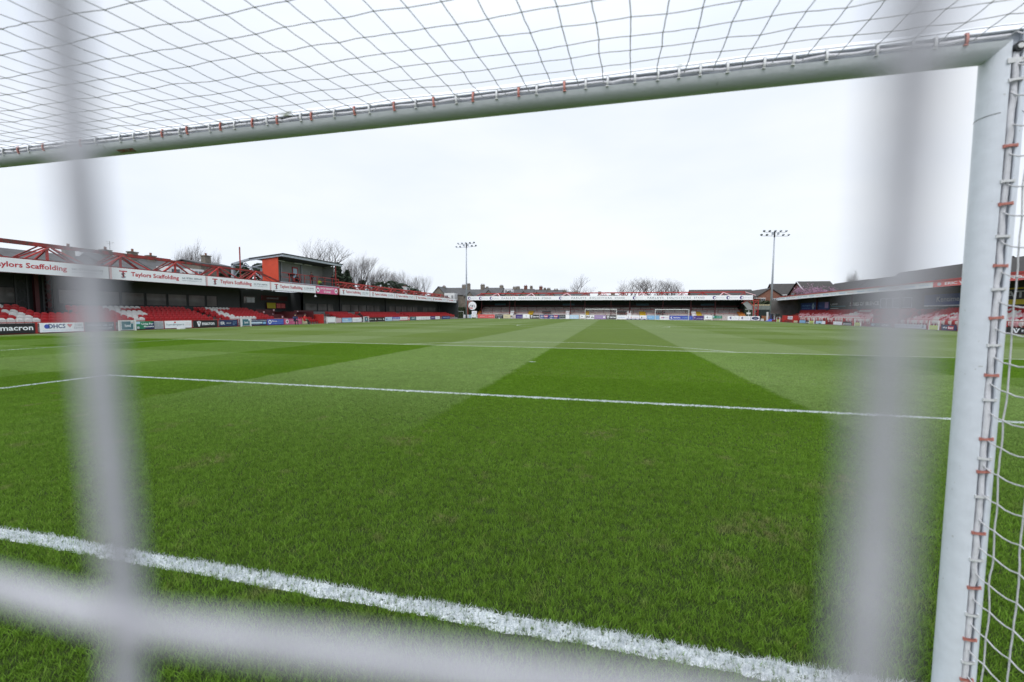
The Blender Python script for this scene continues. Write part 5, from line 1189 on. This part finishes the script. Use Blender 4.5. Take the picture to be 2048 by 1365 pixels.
# ------------------------------------------------------------------ trees
def branches(seed, h, spread, levels=5, up=.55, stems=1, thin=1.0, first=.28):
    """recursive limbs from a tapered trunk; returns (trunk, twigs)"""
    r = random.Random(seed); tr = MB(); tw = MB()
    def grow(p, d, L_, rad, lev):
        n = 3; pts = [p]; q = p.copy(); dd = d.copy()
        for i in range(n):
            dd = (dd+Vector((r.uniform(-1,1), r.uniform(-1,1), r.uniform(-.3,.6)))*.13+Vector((0,0,up*.07))).normalized()
            q = q+dd*(L_/n); pts.append(q.copy())
        tgt = tr if lev <= 1 else tw
        tgt.tube(pts, rad, 6 if lev == 0 else 4 if lev < 3 else 3, cap=False, radii=[rad*(1-.5*i/n) for i in range(n+1)])
        if lev >= levels: return
        m = (r.choice((3, 3, 4)) if lev < 4 else r.choice((2, 3))) if lev else r.choice((4, 5))
        for k in range(m):
            f = r.uniform(.45, 1.0) if k else 1.0; base = pts[0].lerp(pts[-1], f) if f < 1 else pts[-1]
            i = min(int(f*n), n-1); base = pts[i].lerp(pts[i+1], f*n-i) if f < 1 else pts[-1]
            a = 2*math.pi*(k/m)+r.uniform(-.6,.6); o = Vector((math.cos(a), math.sin(a), 0))
            nd = (dd*(1.0)+o*spread*r.uniform(.5, 1.15)+Vector((0,0,up*.22))).normalized()
            grow(base, nd, L_*r.uniform(.60, .84), rad*((.55 if k else .74) if lev < 2 else (.45 if k else .55)), lev+1)
    for s in range(stems):
        d = Vector((r.uniform(-.12,.12), r.uniform(-.12,.12), 1)) if stems == 1 else Vector((math.cos(s*2.4)*.3, math.sin(s*2.4)*.3, 1))
        grow(Vector((0,0,0)), d.normalized(), h*first, .028*h*thin/(stems**.4), 0)
    return tr, tw
def norm_tree(seed, spread, up, stems=1, thin=.8, first=.28, levels=6, wide=1.0):
    tr, tw = branches(seed, 10, spread, levels, up, stems, thin, first)
    zm = max(v[2] for v in tw.v); xm = sorted(abs(v[0]) for v in tw.v)[int(len(tw.v)*.97)]
    for mb in (tr, tw): mb.v = [(v[0]/zm, v[1]/zm, v[2]/zm) for v in mb.v]
    return tr.mesh('trunk', K['bark']), tw.mesh('crown', K['twig'])
BROAD = [norm_tree(s, .80, .22) for s in (3, 11, 23)]
TALL = [norm_tree(s, .42, .8, stems=3, first=.22) for s in (5, 17)]
UPR = [norm_tree(s, .62, .4, stems=2, first=.25) for s in (8, 31)]
def bare(kind, x, y, h, lab, rot, sx=1.0, group='bare winter trees'):
    t = thing('bare_tree', lab, 'tree', (x, y, 0), group); t.scale = (h*sx, h*sx, h); t.rotation_euler = (0, 0, rot)
    for nm, me in zip(('trunk', 'crown'), kind): o = link(nm, me, t)
    return t
bare(TALL[0], -66, 55.4, 14.2, 'tall upright bare tree, left one of the pair over the third banner', .4, .72)
bare(TALL[1], -66, 58.6, 13.0, 'narrow upright bare tree right of the taller one over the third banner', 1.4, .42)
bare(BROAD[0], -62, 84.5, 18.6, 'wide bare tree standing behind the camera cabin', .2, .72)
bare(BROAD[1], -62, 78, 14.6, 'small faint bare tree left of the wide one behind the cabin roof', 2.0, .4)
bare(UPR[0], -60, 95.2, 17.3, 'upright bare tree with ivy right of the dark conifers', .9, .75)
bare(UPR[1], -62, 92.4, 16.0, 'thin bare tree at the left of the ivy covered one', 2.2, .45)
for i, (x, y, h, k, r_, sx, l) in enumerate(((-60, 99.5, 13.4, BROAD[2], 0, .5, 'bare tree above the dark hedge, first of the row behind the left girder'), (-60, 104.5, 14.4, BROAD[0], 1, .5, 'bare tree with straight leader, second of the row behind the left girder'),
    (-60, 108.5, 14.9, BROAD[1], 2, .55, 'bare tree, third of the row behind the left girder'), (-60, 114.5, 14.6, UPR[0], 3, .42, 'tall bare tree, fourth of the row behind the left girder'),
    (-60, 121.5, 15.4, BROAD[2], 4, .6, 'round bare tree near the end of the left girder'), (-60, 130, 15.0, BROAD[1], 5, .75, 'lowest bare tree of the row left of the stone gable'))):
    bare(k, x, y, h, l, r_, sx)
bare(BROAD[2], -10.4, 152, 16.0, 'round bare tree alone above the middle of the far stand', .5, .75)
bare(BROAD[1], -14.2, 154, 12.0, 'small pale bare tree left of the round one above the far stand', 1.7, .5)
bare(BROAD[0], 10.4, 150, 14.0, 'bare tree above the far stand, left one of the group right of centre', .3, 1.0)
bare(BROAD[1], 15.8, 150, 15.0, 'tallest bare tree of the group above the far stand right of centre', 2.1, 1.0)
bare(UPR[0], 21.8, 150, 14.0, 'dense bare tree right of the tallest one above the far stand', 3.0, .75)
bare(BROAD[2], 25.2, 151, 13.4, 'bare tree at the right of the group above the far stand', 4.0, .7)
bare(UPR[1], 75, 150, 16.2, 'thin bare tree poking over the dark roofs on the right', 1.0, .35)
bare(BROAD[0], 73, 144, 13.6, 'small bare tree right of the thin one over the dark roofs', 2.5, .35)
# conifers and evergreen masses behind the left stand
def evergreen(x, y, h, w, lab, seed, n=900, kind='cone', cat='tree', name='conifer'):
    r = random.Random(seed); mb = MB()
    for _ in range(n):
        f = r.random()**.8; a = r.uniform(0, 2*math.pi)
        rr = w*(1-f)**.75 if kind == 'cone' else w*math.sqrt(max(0, 1-(2*f-1)**2)) if kind == 'ball' else w
        rr *= r.uniform(.45, 1.05)*(1+.22*math.sin(a*3+f*9+seed)); c = Vector((x+rr*math.cos(a), y+rr*math.sin(a), (.12+.88*f)*h))
        s = .38*r.uniform(.5, 1.2); A = Vector((r.uniform(-1,1), r.uniform(-1,1), r.uniform(-.6,.6))).normalized()*s; B = Vector((r.uniform(-1,1), r.uniform(-1,1), r.uniform(-1,.4))).normalized()*s
        mb.add([c-A, c+B, c+A, c-B*.6], [(0,1,2,3)])
    t = thing(name, lab, cat, (x, y, 0), 'evergreens behind the left stand')
    part(mb, 'crown', K['conifer'], t); part(MB().tube([(x, y, 0), (x, y, h*.8)], .22, 7, radii=[.28, .08]), 'trunk', K['bark'], t)
for i, (x, y, h, w, k, l) in enumerate(((-52, 51.0, 8.6, 1.7, 'ball', 'dark leafy evergreen behind the grey steel frame'), (-52, 54.4, 9.0, 1.9, 'ball', 'dark evergreen between steel frame and red cabin wall'),
    (-52, 47.8, 6.8, .7, 'ball', 'small round evergreen under the girder before the steel frame'),
    (-56, 76.5, 11.6, 3.0, 'cone', 'dark conifer just right of the cabin roof'), (-56, 80, 12.2, 2.4, 'cone', 'tallest dark conifer right of the cabin'), (-56, 83.2, 10.9, 2.6, 'cone', 'dark conifer, last of the group right of the cabin'), (-58, 83.5, 10.0, 3.2, 'ball', 'broad dark evergreen low behind the conifers'),
    (-57, 99, 9.4, 3.6, 'ball', 'dark round evergreen behind the middle of the left girder'), (-57, 105, 10.2, 3.6, 'ball', 'larger dark round evergreen behind the left girder'), (-57, 111, 9.8, 3.6, 'ball', 'dark round evergreen near the chimney behind the left girder'), (-57, 118, 8.8, 3.4, 'ball', 'low brownish evergreen right of the pale chimney'))):
    evergreen(x, y, h, w, l, i+2, 1100, k)
iv = thing('ivy', 'ivy climbing the trunk of the upright bare tree', 'ivy', (-60, 95.2, 0)); part(leafy(-60.7, -59.3, 94.6, 95.8, 0, 9.5, 700, .3, 5), 'leaves', K['ivy'], iv)
def blossom(x, y, h, lab, seed):
    r = random.Random(seed); t = thing('blossom_tree', lab, 'tree', (x, y, 0), 'pink blossom trees'); t.scale = (h*.8, h*.8, h); t.rotation_euler = (0, 0, seed)
    for nm, me in zip(('trunk', 'limbs'), UPR[seed % 2]): link(nm, me, t)
    src = UPR[seed % 2][1].vertices; mb = MB()
    for _ in range(2600):
        v = src[r.randrange(len(src))].co; c = Vector((v.x+r.gauss(0,.012), v.y+r.gauss(0,.012), v.z+r.gauss(0,.01))); s = .013
        if v.z < .45: continue
        A = Vector((r.uniform(-1,1), r.uniform(-1,1), r.uniform(-1,1)))*s; B = Vector((r.uniform(-1,1), r.uniform(-1,1), r.uniform(-1,1)))*s
        mb.add([c-A, c+B, c+A, c-B], [(0,1,2,3)])
    o = mb.build('blossom', K['blossom'], t)
blossom(50, 118.2, 9.0, 'pink blossom tree over the right stand roof, left one of the pair', 2)
blossom(50, 111.6, 8.8, 'pink blossom tree over the right stand roof, right one of the pair', 3)
ch = thing('house', 'pale rendered house with square chimney peeping over the left girder', 'house', (-55, 107, 0))
rf = gabled(ch, -59, -53, 104, 111, 5.2, 7.4, 'y', K['render'], K['slate']); chimney(rf, -55, 108.8, 6.6, 8.6, .9, 1.2, 'render', 2)

# ------------------------------------------------------------------ people
def person(loc, rot, pose, top, label, bag=False):
    """one skinned body with head, arms and legs; clothing colour by height"""
    x = 0
    if pose == 'stand':
        J = {'p':(0,0,.95),'c':(0,0,1.25),'n':(0,0,1.48),'h':(0,-.02,1.60),'h2':(0,-.02,1.72),
             'sl':(.19,0,1.42),'el':(.27,.02,1.15),'wl':(.22,-.18,1.02),'sr':(-.19,0,1.42),'er':(-.26,.04,1.16),'wr':(-.15,-.22,1.10),
             'll':(.11,0,.88),'kl':(.12,-.03,.48),'al':(.13,.02,.08),'fl':(.14,-.16,.03),'lr':(-.11,0,.88),'kr':(-.12,-.02,.48),'ar':(-.12,.03,.08),'fr':(-.13,-.15,.03)}
    else:
        J = {'p':(0,.05,.46),'c':(0,.02,.74),'n':(0,-.03,.98),'h':(0,-.07,1.10),'h2':(0,-.08,1.22),
             'sl':(.19,-.02,.92),'el':(.25,-.12,.68),'wl':(.12,-.36,.60),'sr':(-.19,-.02,.92),'er':(-.25,-.12,.68),'wr':(-.12,-.36,.60),
             'll':(.12,-.02,.46),'kl':(.14,-.44,.50),'al':(.13,-.46,.08),'fl':(.13,-.62,.03),'lr':(-.12,-.02,.46),'kr':(-.14,-.44,.50),'ar':(-.13,-.46,.08),'fr':(-.13,-.62,.03)}
    Rr = {'p':.15,'c':.16,'n':.07,'h':.095,'h2':.08,'sl':.075,'el':.052,'wl':.038,'sr':.075,'er':.052,'wr':.038,'ll':.095,'kl':.066,'al':.045,'fl':.04,'lr':.095,'kr':.066,'ar':.045,'fr':.04}
    E_ = [('p','c'),('c','n'),('n','h'),('h','h2'),('c','sl'),('sl','el'),('el','wl'),('c','sr'),('sr','er'),('er','wr'),('p','ll'),('ll','kl'),('kl','al'),('al','fl'),('p','lr'),('lr','kr'),('kr','ar'),('ar','fr')]
    ks = list(J); me = bpy.data.meshes.new('tmp'); me.from_pydata([J[k] for k in ks], [(ks.index(a), ks.index(b)) for a, b in E_], [])
    o = bpy.data.objects.new('tmp', me); COL.objects.link(o)
    bm = bmesh.new(); bm.from_mesh(me); L_ = bm.verts.layers.skin.verify()
    for i, v in enumerate(bm.verts): v[L_].radius = (Rr[ks[i]], Rr[ks[i]]); v[L_].use_root = (i == 0)
    bm.to_mesh(me); bm.free()
    o.modifiers.new('s', 'SKIN'); o.modifiers.new('b', 'SUBSURF').levels = 1
    dg = bpy.context.evaluated_depsgraph_get(); m2 = bpy.data.meshes.new_from_object(o.evaluated_get(dg)); m2.name = 'body'
    bpy.data.objects.remove(o); bpy.data.meshes.remove(me)
    m2.materials.clear()
    for q in (K['cloth'], K[top], K['skin']): m2.materials.append(q)
    hz = J['n'][2]+.03; pz = J['p'][2]-.02
    for p in m2.polygons:
        z = p.center.z; p.material_index = 2 if z > hz else 1 if z > pz and (abs(p.center.x) > .0 or True) and (pose == 'stand' or p.center.y > -.25) else 0
        p.use_smooth = True
    t = thing('person', label, 'person', loc); t.rotation_euler = (0, 0, rot); link('body', m2, t)
    hr = MB(); hh = J['h2']; hr.tube([(hh[0], hh[1]+.03, hh[2]-.06), (hh[0], hh[1]+.02, hh[2]+.02), (hh[0], hh[1], hh[2]+.075)], .1, 8, radii=[.092, .098, .045]); hr.build('hair', K['cloth'], t, True)
    return t
person((-37.9, 48.7, 5.18), R(70), 'stand', 'maroon', 'person in dark red top and black trousers standing in the camera cabin')
person((-37.2, 52.3, 5.18), R(60), 'stand', 'cloth', 'person in black standing at the far end of the camera cabin')
person((-38.0, 50.4, 4.95), R(80), 'sit', 'hivis', 'person in lime hi-vis jacket crouching behind the cabin rail')
person((-38.1, 46.1, 5.15), R(80), 'sit', 'cloth', 'person in black seated on the deck of the camera cabin')
person((-35.5, 56.2, .42), R(90), 'sit', 'cloth', 'person in black sitting alone among the red seats right of the dugout')
person((-33.6, 41.9, 0.0), R(100), 'sit', 'redcloth', 'person in a red jacket crouching beside the cream cabinet')
person((-33.5, 40.2, 0.0), R(60), 'sit', 'navy', 'person in navy crouching before the pink board on the left touchline')
tbl = thing('camera_tripod', 'black camera on a tripod inside the cabin behind the rail', 'camera', (-37.4, 44.3, 5.18))
for a in (0, 2.1, 4.2): part(MB().beam((-37.4, 44.3, 6.1), (-37.4+.4*math.cos(a), 44.3+.4*math.sin(a), 5.18), .04), 'leg', K['black'], tbl)
part(MB().box(-37.7, -37.0, 44.1, 44.5, 6.1, 6.4), 'camera_body', K['black'], tbl); part(MB().tube([(-37.0, 44.3, 6.25), (-36.8, 44.3, 6.25)], .1, 10), 'lens', K['dark'], tbl)
for i, (x, y, r_) in enumerate(((-33.3, 26.6, 0),)):
    t = thing('block', 'small white block lying on the grass edge before the white scripted board', 'block', (x, y, 0)); part(MB().box(x-.15, x+.15, y-.25, y+.25, 0, .10), 'body', K['white2'], t)
